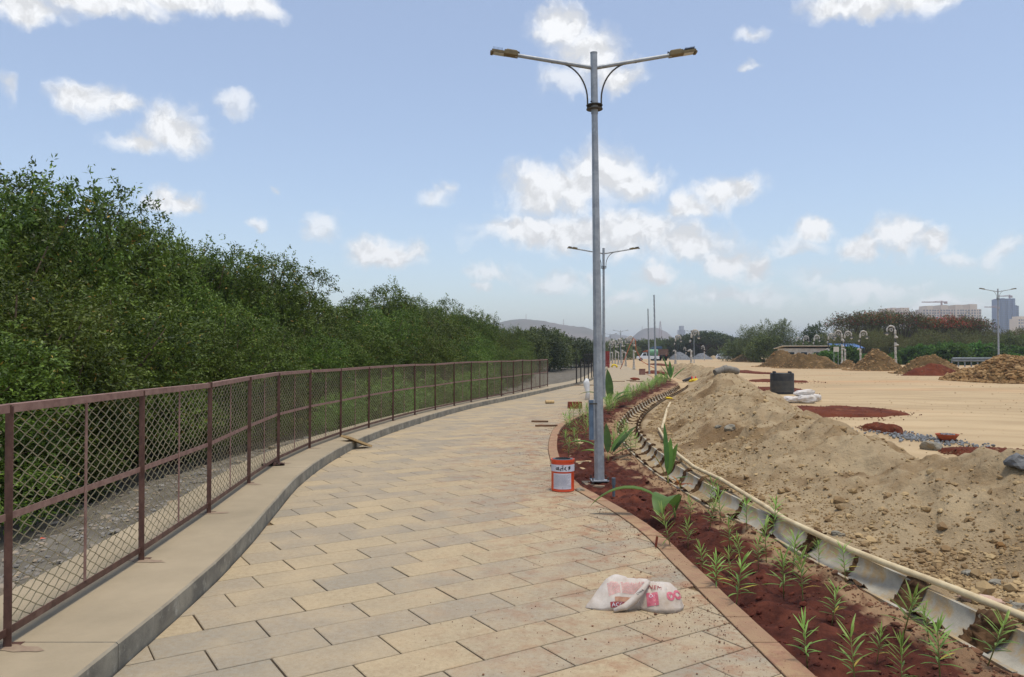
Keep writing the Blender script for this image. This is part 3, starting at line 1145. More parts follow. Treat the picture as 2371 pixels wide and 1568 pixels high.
# wet jute cloths laid over the joints
def jute_mesh(seed, wide=0.16, heap=0.0):
    g = np.random.default_rng(seed)
    na_, nb = 48, 22
    V = []
    for i in range(na_ + 1):
        t = i / na_
        th = -0.25 + (math.pi + 0.5) * t
        for j in range(nb + 1):
            u = j / nb
            w = wide * (1 + 0.35 * math.sin(th * 1.7 + seed) + 0.2 * float(vnoise(th * 2.0, seed)))
            fold = 0.022 + 0.024 * math.sin(u * 9 + seed + 1.5 * float(vnoise(th * 1.5 + seed, 3))) + 0.014 * float(fbm(th * 3.3 + seed, u * 4, oct=3, seed=seed)) + 0.010 * float(fbm(th * 9 + seed, u * 9, oct=3, seed=seed + 7)) - 0.02 * (1 - abs(float(vnoise(th * 4.5 + u * 3, u * 5 - th * 2, None, seed + 2)))) ** 3
            cr = heap * math.exp(-((th - 2.2) / 0.5) ** 2) * math.sin(math.pi * u) * (1 + 0.5 * float(fbm(th * 8, u * 6, oct=2, seed=seed)))
            edge = math.sin(math.pi * u) ** 0.3
            if 0 <= th <= math.pi:
                rr = RI - 0.006 - fold * edge - cr
                x, z = -rr * math.cos(th), -rr * math.sin(th) * 0.92
            elif th < 0:
                x, z = -RI + th * 0.12 - 0.01, 0.012 + fold * 0.5 + 0.10 * th * th
            else:
                x, z = RI + (th - math.pi) * 0.22 + 0.01, 0.015 + fold * 0.6 - 0.06 * (th - math.pi) ** 2
            V.append((x, (u - 0.5) * w + 0.03 * float(vnoise(th * 2.5, seed * 3.1)), z))
    F = []
    for i in range(na_):
        for j in range(nb):
            a = i * (nb + 1) + j
            F.append((a, a + nb + 1, a + nb + 2, a + 1))
    return np_mesh('jute_cloth', V, F, M['jute'], True)


jm = [jute_mesh(s, w, h) for s, w, h in ((3, 0.2, 0.05), (8, 0.15, 0.015), (13, 0.13, 0.0), (21, 0.24, 0.08), (34, 0.11, 0.0))]
nearset = {2: 3, 3: 0, 4: 4}
ji = 0
for i, (x, y, an) in enumerate(segs):
    if y < 4.3:
        continue
    ji += 1
    me = jm[{1: 3, 2: 0}.get(ji, [1, 2, 4][i % 3])]
    o = link('jute_cloth', me, None, (x, y - 0.01, 0.004), (0, 0, an - R(90)), (1, 1.0 if y < 9 else 0.9, 1))
    tag(o, 'brown wet jute cloth over a drain joint, %s from the near end' % ordinal(ji), 'jute cloth', 'jute cloths over the drain joints')

# ------------------------------------------------------------------ bank of excavated soil right of the drain
hy = np.concatenate([np.arange(2.0, 13, 0.05), np.arange(13, 24, 0.09), np.arange(24, 76.1, 0.28)])
nu = 96


def heap_xy(u, y):
    l = drainX(y) + 0.235
    c = crestX(y)
    r = c + 1.0 + 1.3 * crestH(y)
    return np.where(u < 0.55, l + (c - l) * (u / 0.55), c + (r - c) * ((u - 0.55) / 0.45))


def heap_z(x, y):
    l = drainX(y) + 0.235
    c = crestX(y)
    ch = np.maximum(crestH(y), 0.02)
    r = c + 1.0 + 1.3 * ch
    a = np.clip((x - l - 0.22) / (c - l - 0.22), 0, 1)
    b = np.clip((r - x) / (r - c), 0, 1)
    pa = a * a * (3 - 2 * a) * 0.75 + a * a * 0.25
    pb = b * b * (3 - 2 * b) * 0.75 + b * 0.25
    h = ch * np.where(x < c, pa, pb)
    n1 = fbm(x * 0.9, y * 0.55, oct=4, seed=51)
    ridge = 1 - np.abs(fbm(x * 1.7, y * 0.8, oct=3, seed=52))
    h = h * (1 + 0.26 * n1 + 0.16 * (ridge - 0.7)) + (0.022 * fbm(x * 6, y * 6, oct=4, seed=53, gain=0.62) + 0.075 * fbm(x * 2.3, y * 2.3, oct=4, seed=59)) * np.clip(h * 5, 0, 1)
    h = h + np.clip(h * 4, 0, 1) * 0.05 * np.maximum(0, vnoise(x * 3.1, y * 3.1, seed=57)) ** 2
    h = h + np.clip(h * 5, 0, 1) * 0.055 * np.maximum(0, vnoise(x * 4.3 + 0.3 * y, y * 4.3, seed=67)) ** 1.5
    base = -0.07 + 0.07 * np.clip((x - l) / 0.1, 0, 1) * np.clip((r - x) / 0.3, 0, 1)
    return base + np.maximum(h, 0) - 0.03


YY = np.repeat(hy[:, None], nu, 1)
UU = np.repeat(np.linspace(0, 1, nu)[None], len(hy), 0)
XX = heap_xy(UU, YY)
ZZ = heap_z(XX, YY)
idx = np.arange(YY.size).reshape(YY.shape)
F = np.stack([idx[:-1, :-1], idx[:-1, 1:], idx[1:, 1:], idx[1:, :-1]], -1).reshape(-1, 4)
dk = np.clip(1.3 - (YY - 3.5) / 2.6, 0, 1) * np.clip(fbm(XX * 1.3, YY * 1.3, oct=3, seed=61) + 0.6, 0, 1) * 0.8
dk = np.maximum(dk, np.clip(fbm(XX * 1.1, YY * 0.9, oct=4, seed=63) * 1.6 - 0.7, 0, 0.8))
heap = link('soil_bank', np_mesh('soil_bank', np.stack([XX, YY, ZZ], -1).reshape(-1, 3), F, M['heap'], True, dk.ravel()))
tag(heap, 'long bank of loose tan excavated soil right of the drain', 'soil bank')
n = 26000
yy = rng.uniform(0, 1, n) ** 1.7 * 30 + 2.6
yy[:4200] = rng.uniform(2.7, 6.3, 4200)
uu = rng.uniform(0.04, 0.85, n)
low = rng.uniform(size=n) < 0.4
uu = np.where(low, np.abs(rng.normal(0, 0.13, n)) + 0.05, uu)
xx = heap_xy(uu, yy)
dens = fbm(xx * 1.1, yy * 1.1, oct=3, seed=71)
ok = (dens > -0.15) | (rng.uniform(size=n) < 0.35) | (yy < 5.2)
xx, yy, uu = xx[ok], yy[ok], uu[ok]
n = len(xx)
big = rng.uniform(size=n)
sz = rng.uniform(0.005, 0.017, n) + (big < 0.12) * rng.uniform(0.008, 0.028, n) + (big < 0.012) * rng.uniform(0.02, 0.04, n)
sz *= np.where((yy < 5.5) & (uu < 0.5), 1.35, 1.0)
clods('bank_clods', np.stack([xx, yy, heap_z(xx, yy) + sz * 0.25], -1), sz, M['clod'], 1, 0.75, rng.uniform(0, 1, n) ** 1.2, 8)

# grey shale rubble between slab and mangroves
n = 4200
yy = rng.uniform(0, 1, n) ** 1.3 * 40 + 2.5
xx = slabL(yy) - 0.03 - np.abs(rng.normal(0, 0.95, n))
sz = rng.uniform(0.012, 0.05, n) + (rng.uniform(size=n) < 0.07) * rng.uniform(0.02, 0.07, n)
clods('shale_rubble', np.stack([xx, yy, ground_z(xx, yy) + sz * 0.12], -1), sz, M['shale'], 1, 0.42, rng.uniform(0, 1, n) ** 2, 9)

# ------------------------------------------------------------------ vegetation
def leaf_geo(C, D, L, W, g, up=0.0):
    """diamond leaves: base C, axis D (unit), lengths L, widths W"""
    n = len(C)
    r = g.normal(size=(n, 3)) + np.array([0, 0, up])
    s = np.cross(D, r)
    s /= np.linalg.norm(s, axis=1)[:, None] + 1e-9
    V = np.stack([C, C + D * (L * 0.45)[:, None] + s * (W * 0.5)[:, None], C + D * L[:, None], C + D * (L * 0.45)[:, None] - s * (W * 0.5)[:, None]], 1)
    return V.reshape(-1, 3), np.arange(4 * n).reshape(n, 4)


def unit(v):
    return v / (np.linalg.norm(v, axis=1)[:, None] + 1e-9)


def crown(seed, lobes, twigs, per, ll, lw, droop=0.35, twig_len=0.35, shell=(0.55, 1.05), upshoots=0, shoot_len=0.5, spread=0.12):
    """lobes: list of (x,y,z,r[,flat]) ; returns leaf verts, faces, tint"""
    g = np.random.default_rng(seed)
    Cs, Ds, Ts = [], [], []
    tot = sum(l[3] ** 2 for l in lobes)
    for li, lb in enumerate(lobes):
        x, y, z, r = lb[:4]
        flat = lb[4] if len(lb) > 4 else 0.85
        nt = int(twigs * r * r / tot) + 1
        d = unit(g.normal(size=(nt, 3)) + np.array([0, 0, 0.25]))
        rad = r * g.uniform(shell[0], shell[1], nt) * (1 + 0.22 * vnoise(d[:, 0] * 2.5 + seed, d[:, 1] * 2.5, d[:, 2] * 2.5, seed + li))
        p = d * rad[:, None] * np.array([1, 1, flat]) + np.array([x, y, z])
        ax = unit(d + g.normal(size=(nt, 3)) * 0.5 + np.array([0, 0, 0.25]))
        lobe_t = g.uniform(-0.16, 0.16)
        tw_t = g.uniform(-0.18, 0.18, nt) + lobe_t
        k = np.repeat(np.arange(nt), per)
        s = g.uniform(0, 1, nt * per)
        c = p[k] + ax[k] * (s * twig_len)[:, None] + g.normal(size=(nt * per, 3)) * spread * r
        dd = unit(ax[k] * 0.7 + g.normal(size=(nt * per, 3)) * 0.75 + np.array([0, 0, -droop]))
        Cs.append(c); Ds.append(dd)
        Ts.append(np.clip(0.45 + tw_t[k] + g.normal(0, 0.16, nt * per), 0, 0.95))
    if upshoots:
        tops = sorted(lobes, key=lambda l: -(l[2] + l[3]))[:max(3, len(lobes) // 3)]
        for q in range(upshoots):
            lb = tops[q % len(tops)]
            a = g.uniform(0, 2 * math.pi); rr = lb[3] * g.uniform(0.1, 0.8)
            b = np.array([lb[0] + rr * math.cos(a), lb[1] + rr * math.sin(a), lb[2] + math.sqrt(max(lb[3] ** 2 - rr * rr, 0.01)) * 0.8])
            dr = unit(np.array([[g.normal() * 0.35, g.normal() * 0.35, 1.0]]))[0]
            m = 26
            s = g.uniform(0, 1, m)
            Cs.append(b + dr * (s * shoot_len)[:, None] + g.normal(size=(m, 3)) * 0.03)
            Ds.append(unit(dr * 0.6 + g.normal(size=(m, 3)) * 0.8))
            Ts.append(np.clip(g.normal(0.62, 0.15, m), 0, 0.95))
    C, D, T = np.concatenate(Cs), np.concatenate(Ds), np.concatenate(Ts)
    n = len(C)
    odd = g.uniform(size=n)
    T = np.where(odd < 0.012, 0.99, T)
    V, F = leaf_geo(C, D, ll * g.uniform(0.65, 1.25, n), lw * g.uniform(0.7, 1.25, n), g, 1.3)
    return V, F, T


def trunk_mesh(seed, lobes, H, r0, stems=1, base_spread=0.1, mat='bark', twiggy=0):
    g = np.random.default_rng(seed + 500)
    mb = MB()
    for s in range(stems):
        a = 2 * math.pi * s / stems + seed
        b0 = Vector((base_spread * math.cos(a), base_spread * math.sin(a), -0.15))
        mid = Vector((base_spread * 1.8 * math.cos(a), base_spread * 1.8 * math.sin(a), H * 0.3))
        for i, lb in enumerate(lobes):
            if i % stems != s:
                continue
            e = Vector(lb[:3]) + Vector((0, 0, lb[3] * 0.3))
            m2 = (mid + e) / 2 + Vector((g.normal() * 0.08, g.normal() * 0.08, -0.05 * H * 0.3))
            rr = r0 * (0.45 + 0.3 * g.uniform())
            mb.tube([mid - Vector((0, 0, 0.12 * H)), mid, m2, e], [rr * 1.1, rr, rr * 0.6, rr * 0.2], 5)
            for k in range(twiggy):
                q = m2.lerp(e, g.uniform(0.2, 1.0))
                dv = Vector((g.normal(), g.normal(), abs(g.normal()) * 0.8 + 0.2)).normalized() * lb[3] * g.uniform(0.6, 1.3)
                mb.tube([q, q + dv * 0.5 + Vector((g.normal() * 0.05, g.normal() * 0.05, 0.03)), q + dv], [rr * 0.22, rr * 0.14, rr * 0.05], 3, False)
        mb.tube([b0, b0.lerp(mid, 0.5) + Vector((g.normal() * 0.03, g.normal() * 0.03, 0)), mid], [r0, r0 * 0.85, r0 * 0.75], 7)
    return mb.mesh('trunk', M[mat], True)


def dome_lobes(seed, H, rad, n, z0=0.25, rl=(0.35, 0.55), top=1.0, flat=0.9):
    g = np.random.default_rng(seed + 900)
    out = []
    for i in range(n):
        t = (i + 0.5) / n
        z = z0 * H + (1 - z0) * H * t ** 0.9 * 0.86
        k = math.sqrt(max(0.05, 1 - ((z / H - 0.42) / 0.62) ** 2))
        a = i * 2.4 + g.uniform(-0.4, 0.4)
        rr = rad * k * g.uniform(0.35, 0.75)
        r = rad * g.uniform(*rl) * (0.75 if t > 0.8 else 1.0)
        out.append((rr * math.cos(a), rr * math.sin(a), min(z, H - r * 0.75), r, flat))
    return out


def tree_proto(name, seed, H, rad, lobes, leaf, crown_kw, trunk_kw):
    V, F, T = crown(seed, lobes, **crown_kw)
    T = np.clip(T, 0, 1)
    return (np_mesh('crown', V, F, M[leaf], True, T), trunk_mesh(seed, lobes, H, **trunk_kw), float(np.percentile(V[:, 2], 99.3)))


def place_tree(proto, name, loc, h, rz, label, cat, group, wide=1.0):
    s = h / proto[2]
    e = empty(name, loc, (0, 0, rz), (s * wide, s * wide, s))
    link('trunk', proto[1], e)
    link('crown', proto[0], e)
    tag(e, label, cat, group)
    return e


MANG = []
for sd_ in range(5):
    lb = dome_lobes(sd_ * 7 + 1, 4.3, 1.8, 26, 0.08, (0.24, 0.42), flat=0.66)
    MANG.append(tree_proto('mangrove', sd_ * 11 + 2, 4.3, 1.75, lb, 'leaf_mangrove', dict(twigs=3700, per=12, ll=0.08, lw=0.028, twig_len=0.2, upshoots=9, shoot_len=0.42, spread=0.05, droop=0.5, shell=(0.7, 1.06)),
                           dict(r0=0.06, stems=3, base_spread=0.22)))
# height of the tree wall against the sky (pixel x -> pixel y)
sil = ([0, 60, 100, 180, 240, 330, 400, 520, 640, 690, 705, 800, 880, 1000, 1090, 1190, 1250, 1320, 1400, 1480], [362, 408, 450, 448, 500, 545, 588, 582, 612, 655, 700, 702, 672, 700, 728, 775, 766, 790, 790, 785])


def sil_h(x, y):
    px = CX + FPX * x / y
    return H_EYE + (HOR - np.interp(px, sil[0], sil[1])) / FPX * y


g = np.random.default_rng(42)
rows = [('front', 3.3, 2.15, 0.66, 2.0, 62), ('middle', 4.7, 2.5, 0.82, 3.0, 70), ('rear', 7.0, 2.9, 0.91, 5.0, 76)]
for rname, off, step, hs, y0, y1 in rows:
    y, k = y0, 0
    while y < y1:
        yj = y + g.uniform(-0.4, 0.4)
        x = float(slabL(yj)) - off + g.uniform(-0.35, 0.35)
        if y > 34:
            x -= min(2.2, (y - 34) * 0.35)
        px = CX + FPX * x / max(yj, 0.1)
        y += step * (1 if y < 30 else 1.25)
        if px < -420 or yj < 1.5:
            continue
        h = float(sil_h(x, yj)) * hs * g.uniform(0.82, 1.08) + 0.5
        h = max(1.9, min(h, 7.4))
        k += 1
        place_tree(MANG[int(g.integers(5))], 'mangrove_tree', (x, yj, -0.55), h, g.uniform(0, 6.28),
                   'leafy green mangrove tree behind the fence, %s row, %s from the left' % (rname, ordinal(k)), 'tree', 'mangrove trees behind the fence',
                   wide=g.uniform(0.98, 1.22) * (1.0 if h > 3.2 else 1.15))

# a few mangroves that stand above their neighbours
for k, (px, yt, off) in enumerate([(-30, 392, 6.0), (70, 452, 6.4), (180, 466, 6.4), (290, 532, 6.4), (430, 588, 6.6), (525, 580, 6.6), (640, 612, 6.4), (780, 700, 6.2), (885, 668, 6.6), (990, 694, 6.0), (1085, 720, 5.4), (1185, 762, 5.0)]):
    Y = min(np.arange(5.0, 70, 0.1), key=lambda q: abs(CX + FPX * (float(slabL(q)) - off - (min(2.2, (q - 34) * 0.35) if q > 34 else 0)) / q - px))
    q = PD(px, yt, float(Y))
    place_tree(MANG[k % 5], 'mangrove_tree', (q.x, q.y, -0.55), q.z + 0.58, 1.3 * k, 'taller mangrove tree rising above its neighbours, %s from the left' % ordinal(k + 1), 'tree', 'mangrove trees behind the fence', wide=1.0)

# trees that close the view beyond the bend
BROAD = []
for sd_ in range(4):
    lb = dome_lobes(sd_ * 5 + 40, 7.0, 3.4, 15, 0.16, (0.36, 0.52), flat=0.75)
    BROAD.append(tree_proto('broad', sd_ + 60, 7.0, 3.4, lb, 'leaf_dark' if sd_ % 2 else 'leaf_feather', dict(twigs=1100, per=9, ll=0.34, lw=0.15, twig_len=0.7, upshoots=8, shoot_len=0.8, spread=0.11),
                            dict(r0=0.16, stems=1, base_spread=0.05)))
k = 0
for i in range(34):
    px = 1205 + i * 15.5 + g.uniform(-5, 5)
    Y = float(np.interp(px, [1205, 1330, 1400, 1480, 1720], [78, 110, 175, 250, 262])) * g.uniform(0.95, 1.08)
    ytop = float(np.interp(px, [1190, 1250, 1320, 1400, 1450, 1540, 1640, 1700, 1730], [775, 760, 788, 790, 788, 784, 776, 786, 780])) + g.uniform(-4, 7)
    q = PD(px, ytop, Y)
    k += 1
    place_tree(BROAD[int(g.integers(4))], 'broadleaf_tree', (q.x, q.y, -0.4), q.z + 0.5, g.uniform(0, 6.28),
               'dark green tree closing the view past the path, %s from the left' % ordinal(k), 'tree', 'trees closing the view past the path', wide=g.uniform(1.0, 1.4))
# low wood far behind, one mass
n = 42000
xx = rng.uniform(-120, 360, n)
yy = 292 + rng.uniform(0, 14, n)
top = 5.2 + 2.0 * fbm(xx * 0.05, xx * 0 + 1.0, oct=4, seed=91) + 0.9 * vnoise(xx * 0.4, xx * 0 + 3, seed=92)
zz = rng.uniform(0, 1, n) ** 0.7 * top
C = np.stack([xx, yy, zz], -1)
V, F = leaf_geo(C, unit(rng.normal(size=(n, 3))), rng.uniform(0.5, 1.1, n), rng.uniform(0.3, 0.7, n), rng)
o = link('distant_wood', np_mesh('distant_wood', V, F, M['leaf_dark'], True, np.clip(rng.normal(0.35, 0.2, n), 0, 0.95)))
tag(o, 'low dark green wood far behind the cleared ground', 'wood', kind='stuff')

# rounded rain tree, feathery tree, bluish tree on the right
UMB = []
for sd_ in range(2):
    gg = np.random.default_rng(sd_ + 70)
    lb = [(4.0 * math.cos(a) * r, 4.0 * math.sin(a) * r, 5.2 + 1.2 * (1 - r * r) + gg.uniform(-0.2, 0.2), gg.uniform(1.2, 1.6), 0.5) for a, r in [(i * 2.4, math.sqrt((i + 0.5) / 14)) for i in range(14)]]
    UMB.append(tree_proto('rain', sd_ + 71, 7.2, 5, lb, 'leaf_dark', dict(twigs=1200, per=9, ll=0.4, lw=0.17, twig_len=0.7, spread=0.1), dict(r0=0.28, stems=1, base_spread=0.05)))
FEA = []
for sd_ in range(2):
    lb = dome_lobes(sd_ * 5 + 80, 8.0, 4.0, 16, 0.3, (0.3, 0.5), flat=0.6)
    FEA.append(tree_proto('feather', sd_ + 81, 8.0, 4.0, lb, 'leaf_feather', dict(twigs=1300, per=10, ll=0.3, lw=0.09, twig_len=1.1, upshoots=30, shoot_len=1.2, spread=0.14, droop=0.5),
                          dict(r0=0.2, stems=2, base_spread=0.15, twiggy=3)))
for px, ytop, Y, w, kind, lab in [(1632, 768, 240, 1.5, 'u', 'dark umbrella-shaped tree behind the white car'), (1668, 776, 242, 1.2, 'u', 'low dark umbrella tree just right of the larger one'),
                                  (1742, 756, 150, 1.0, 'f', 'feathery tree, left of the tall pair behind the brown mounds'), (1795, 742, 146, 1.15, 'f', 'tall feathery tree, right of the pair behind the brown mounds'),
                                  (1768, 775, 142, 1.3, 'b', 'dark bushy tree filling in below the feathery pair'), (1836, 790, 150, 1.2, 'b', 'low dark tree between feathery pair and bluish tree'),
                                  (1884, 751, 148, 0.75, 'd', 'dense bluish-green tree standing alone left of the dry thicket'), (1702, 786, 160, 1.2, 'b', 'low dark tree behind the farthest brown mound'),
                                  (1862, 790, 140, 1.2, 'b', 'low dark tree left of the hut'), (1905, 788, 132, 1.2, 'b', 'low dark tree behind the hut roof')]:
    q = PD(px, ytop, Y)
    pr = {'u': UMB, 'f': FEA, 'b': BROAD[:2], 'd': BROAD[1:2]}[kind]
    place_tree(pr[int(px) % len(pr)], 'broadleaf_tree', (q.x, q.y, -0.2), q.z + 0.2, g.uniform(0, 6.28), lab, 'tree', 'trees across the cleared ground', wide=w)

# dry thicket with flame trees on the right
SCR = []
for sd_ in range(4):
    lb = dome_lobes(sd_ * 5 + 120, 6.5, 3.3, 16, 0.16, (0.32, 0.5), flat=0.85)
    SCR.append(tree_proto('scrub', sd_ + 121, 6.5, 3.3, lb, 'leaf_olive', dict(twigs=1500, per=7, ll=0.2, lw=0.08, twig_len=0.8, upshoots=22, shoot_len=0.9, spread=0.15, shell=(0.3, 1.1)),
                          dict(r0=0.1, stems=4, base_spread=0.4, twiggy=10)))
FLM = []
for sd_ in range(3):
    gg = np.random.default_rng(sd_ + 140)
    lb = [(3.2 * math.cos(a) * r, 3.2 * math.sin(a) * r, 6.2 + 1.0 * (1 - r * r) + gg.uniform(-0.3, 0.3), gg.uniform(0.8, 1.2), 0.55) for a, r in [(i * 2.4, math.sqrt((i + 0.5) / 13)) for i in range(13)]]
    V, F, T = crown(sd_ + 141, lb, twigs=420, per=8, ll=0.26, lw=0.14, twig_len=0.7, spread=0.16)
    fl = gg.uniform(size=len(T)) < (0.16, 0.5, 0.08)[sd_]
    T = np.where(fl & (V.reshape(-1, 4, 3)[:, 0, 2] > 6.0), 0.99, np.clip(T, 0, 0.6))
    FLM.append((np_mesh('crown', V, F, M['leaf_flame'], True, T), trunk_mesh(sd_ + 142, lb, 7.6, 0.16, 1, 0.05, twiggy=6), 7.6))
sk = 0
for i in range(44):
    px = 1930 + (i % 22) * 22.5 + g.uniform(-7, 7)
    back = i >= 22
    Y = (140 if back else 124) + g.uniform(-4, 6)
    ytop = float(np.interp(px, [1920, 1960, 2050, 2130, 2200, 2260, 2300, 2371, 2450], [765, 745, 742, 748, 744, 746, 758, 752, 748]))
    ytop += g.uniform(4, 12) if back else g.uniform(18, 36)
    q = PD(px, ytop, Y)
    sk += 1
    green = px > 2290 and not back
    place_tree(BROAD[int(g.integers(2)) * 2] if green else SCR[int(g.integers(4))], 'scrub_tree', (q.x, q.y, -0.1), q.z + 0.1, g.uniform(0, 6.28),
               ('green' if green else 'dry olive-brown') + ' scrub tree of the thicket across the ground, %s row, %s from the left' % ('rear' if back else 'front', ordinal(i % 22 + 1)), 'tree', 'scrub trees of the thicket', wide=g.uniform(0.95, 1.25))
for i, (px, ytop, v, w) in enumerate([(1965, 727, 2, 1.0), (2005, 722, 0, 0.9), (2045, 720, 0, 0.9), (2090, 724, 2, 1.0), (2140, 730, 0, 0.85), (2185, 733, 1, 1.1), (2222, 732, 0, 1.0), (2262, 738, 2, 0.9)]):
    q = PD(px, ytop + 6, 134)
    place_tree(FLM[v], 'flame_tree', (q.x, q.y, -0.1), q.z + 0.1, g.uniform(0, 6.28),
               'sparse flame tree with red blossom above the thicket, %s from the left' % ordinal(i + 1), 'tree', 'flame trees above the thicket', wide=w)
# bright hedge plants in front of the thicket
HED = []
for sd_ in range(3):
    lb = dome_lobes(sd_ * 5 + 160, 1.8, 1.3, 9, 0.15, (0.35, 0.5), flat=0.9)
    HED.append(tree_proto('hedge', sd_ + 161, 1.8, 1.3, lb, 'leaf_hedge', dict(twigs=330, per=7, ll=0.3, lw=0.12, twig_len=0.35, upshoots=6, shoot_len=0.4), dict(r0=0.04, stems=2, base_spread=0.1)))
for i in range(34):
    px = 1905 + i * 14.2 + g.uniform(-4, 4)
    q = PD(px, 810 + g.uniform(-12, 14) - (8 if px > 2130 and px < 2330 else 0), 114 + g.uniform(-4, 3))
    place_tree(HED[i % 3], 'hedge_shrub', (q.x, q.y, -0.05), max(0.9, q.z), g.uniform(0, 6.28), 'leafy green hedge shrub before the dry thicket, %s from the left' % ordinal(i + 1), 'shrub', 'hedge shrubs before the thicket', wide=1.25)
# low shrubs behind the fence
SHR = []
for sd_ in range(3):
    lb = dome_lobes(sd_ * 5 + 180, 1.0, 0.8, 8, 0.12, (0.35, 0.5), flat=0.9)
    SHR.append(tree_proto('shrub', sd_ + 181, 1.0, 0.8, lb, 'leaf_shrub', dict(twigs=420, per=8, ll=0.07, lw=0.035, twig_len=0.18, upshoots=10, shoot_len=0.3), dict(r0=0.015, stems=3, base_spread=0.08)))
for i in range(16):
    y = 18.0 + i * 0.9
    x = float(slabL(y)) - 1.15 + g.uniform(-0.3, 0.25)
    place_tree(SHR[i % 3], 'low_shrub', (x, y, -0.3), g.uniform(0.85, 1.35), g.uniform(0, 6.28), 'bright green low shrub seen through the fence, %s from the left' % ordinal(i + 2), 'shrub', 'low shrubs behind the fence')


# ------------------------------------------------------------------ seedlings and broad-leaved plants in the bed
def blade(base, d0, length, width, bend, g, nseg=6, side=None, crease=0.25, wprof=None):
    """arching leaf blade: returns verts, faces (2 strips)"""
    p = Vector(base)
    d = Vector(d0).normalized()
    side = Vector((0, 0, 1)).cross(d) if side is None else Vector(side)
    side = side.normalized() if side.length > 1e-4 else Vector((1, 0, 0))
    V, F = [], []
    for i in range(nseg + 1):
        t = i / nseg
        w = width * (math.sin(math.pi * min(0.98, t * 0.92 + 0.06)) ** 0.8 if wprof is None else wprof(t))
        up = side.cross(d)
        V += [p + side * w * 0.5 + up * w * crease, p.copy(), p - side * w * 0.5 + up * w * crease]
        if i < nseg:
            b = i * 3
            F += [(b, b + 1, b + 4, b + 3), (b + 1, b + 2, b + 5, b + 4)]
            p = p + d * (length / nseg)
            d = (d + Vector((0, 0, -bend / nseg))).normalized()
    return V, F


def seedling(seed, h=0.36):
    g = np.random.default_rng(seed)
    lv, ts = MB(), []
    lean = Vector((g.normal() * 0.06, g.normal() * 0.06, 1)).normalized()
    nw_ = 8
    for w in range(nw_):
        t = 0.36 + 0.64 * w / (nw_ - 1)
        for k in range(3 if w < nw_ - 1 else 5):
            a = w * 1.05 + k * 2.094 + g.uniform(-0.3, 0.3)
            el = (0.35 + 0.65 * (w / (nw_ - 1)) + g.uniform(-0.15, 0.2)) if w < nw_ - 1 else g.uniform(0.9, 1.35)
            d = (math.cos(a) * math.cos(el), math.sin(a) * math.cos(el), math.sin(el))
            L_ = h * g.uniform(0.26, 0.40) * (1.0 if w < nw_ - 2 else 0.9)
            if g.uniform() < 0.12:
                continue
            V, F = blade(lean * (h * 0.74 * t), d, L_, 0.012 * h / 0.36, g.uniform(0.3, 1.0), g, 4)
            lv.add(V, F)
            base_t = 0.25 + 0.5 * w / nw_ + g.normal(0, 0.1)
            tv = 0.985 if (w < 2 and g.uniform() < 0.14) else min(0.95, max(0, base_t))
            ts += [tv] * len(F)
    lm = lv.mesh('leaves', M['leaf_oleander'], True)
    a = lm.attributes.new('tint', 'FLOAT', 'FACE'); a.data.foreach_set('value', ts)
    st = MB().tube([(0, 0, -0.02), lean * (h * 0.35), lean * (h * 0.75)], [0.0042, 0.0036, 0.0022], 5)
    return lm, st.mesh('stem', M['stem'], True)


M['stem'] = pm('green_stem', S(116, 128, 66), S(128, 112, 66), 20, 0.6)
SEED = [seedling(s, 0.38) for s in range(11)]
spots = [(1555, 1266), (1593, 1266), (1628, 1315), (1658, 1352), (1599, 1221), (1642, 1237), (1689, 1270), (1715, 1286), (1756, 1327), (1703, 1397), (1815, 1376), (1788, 1240), (1897, 1322),
         (1958, 1352), (1870, 1530), (1981, 1585), (2087, 1590), (2091, 1499), (2153, 1497), (2177, 1590), (2286, 1546), (1835, 1330), (1670, 1215)]
spots += [(1316, 1058), (1306, 1035), (1322, 1012), (1318, 992), (1342, 1046), (1352, 1026), (1348, 1000), (1340, 980), (1440, 1052), (1452, 1030), (1462, 1060), (1430, 1018), (1445, 1000), (1345, 966), (1360, 958), (1730, 1240), (1775, 1290), (1860, 1400), (1640, 1195), (1925, 1440), (2030, 1530), (1690, 1330), (1470, 1045), (1425, 1060), (1335, 1015), (1330, 1035)]
pts = [P(x, y, 0.0) for x, y in spots]
y = 17.0
while y < 49:
    wdt = float(drainX(y) - 0.4 - pathR(y))
    for q in range(3 if y > 21 else 2):
        pts.append(Vector((float(pathR(y)) + 0.12 + g.uniform(0.0, 0.62) * wdt, y + g.uniform(-0.2, 0.2), 0)))
    y += 0.62
pts.sort(key=lambda p: p.y)
for i, p in enumerate(pts):
    z = float(bed_z(np.array(p.x), np.array(p.y)))
    lm, sm = SEED[i % 11]
    s = g.uniform(0.62, 1.08) * (1.0 if p.y < 12 else 1.25)
    e = empty('oleander_seedling', (p.x, p.y, z), (g.normal(0, 0.1), g.normal(0, 0.1), g.uniform(0, 6.28)), (s, s, s))
    link('stem', sm, e)
    link('leaves', lm, e)
    tag(e, 'young green oleander in the red bed, %s nearest to the camera' % ordinal(i + 1), 'seedling', 'oleander seedlings in the red bed')


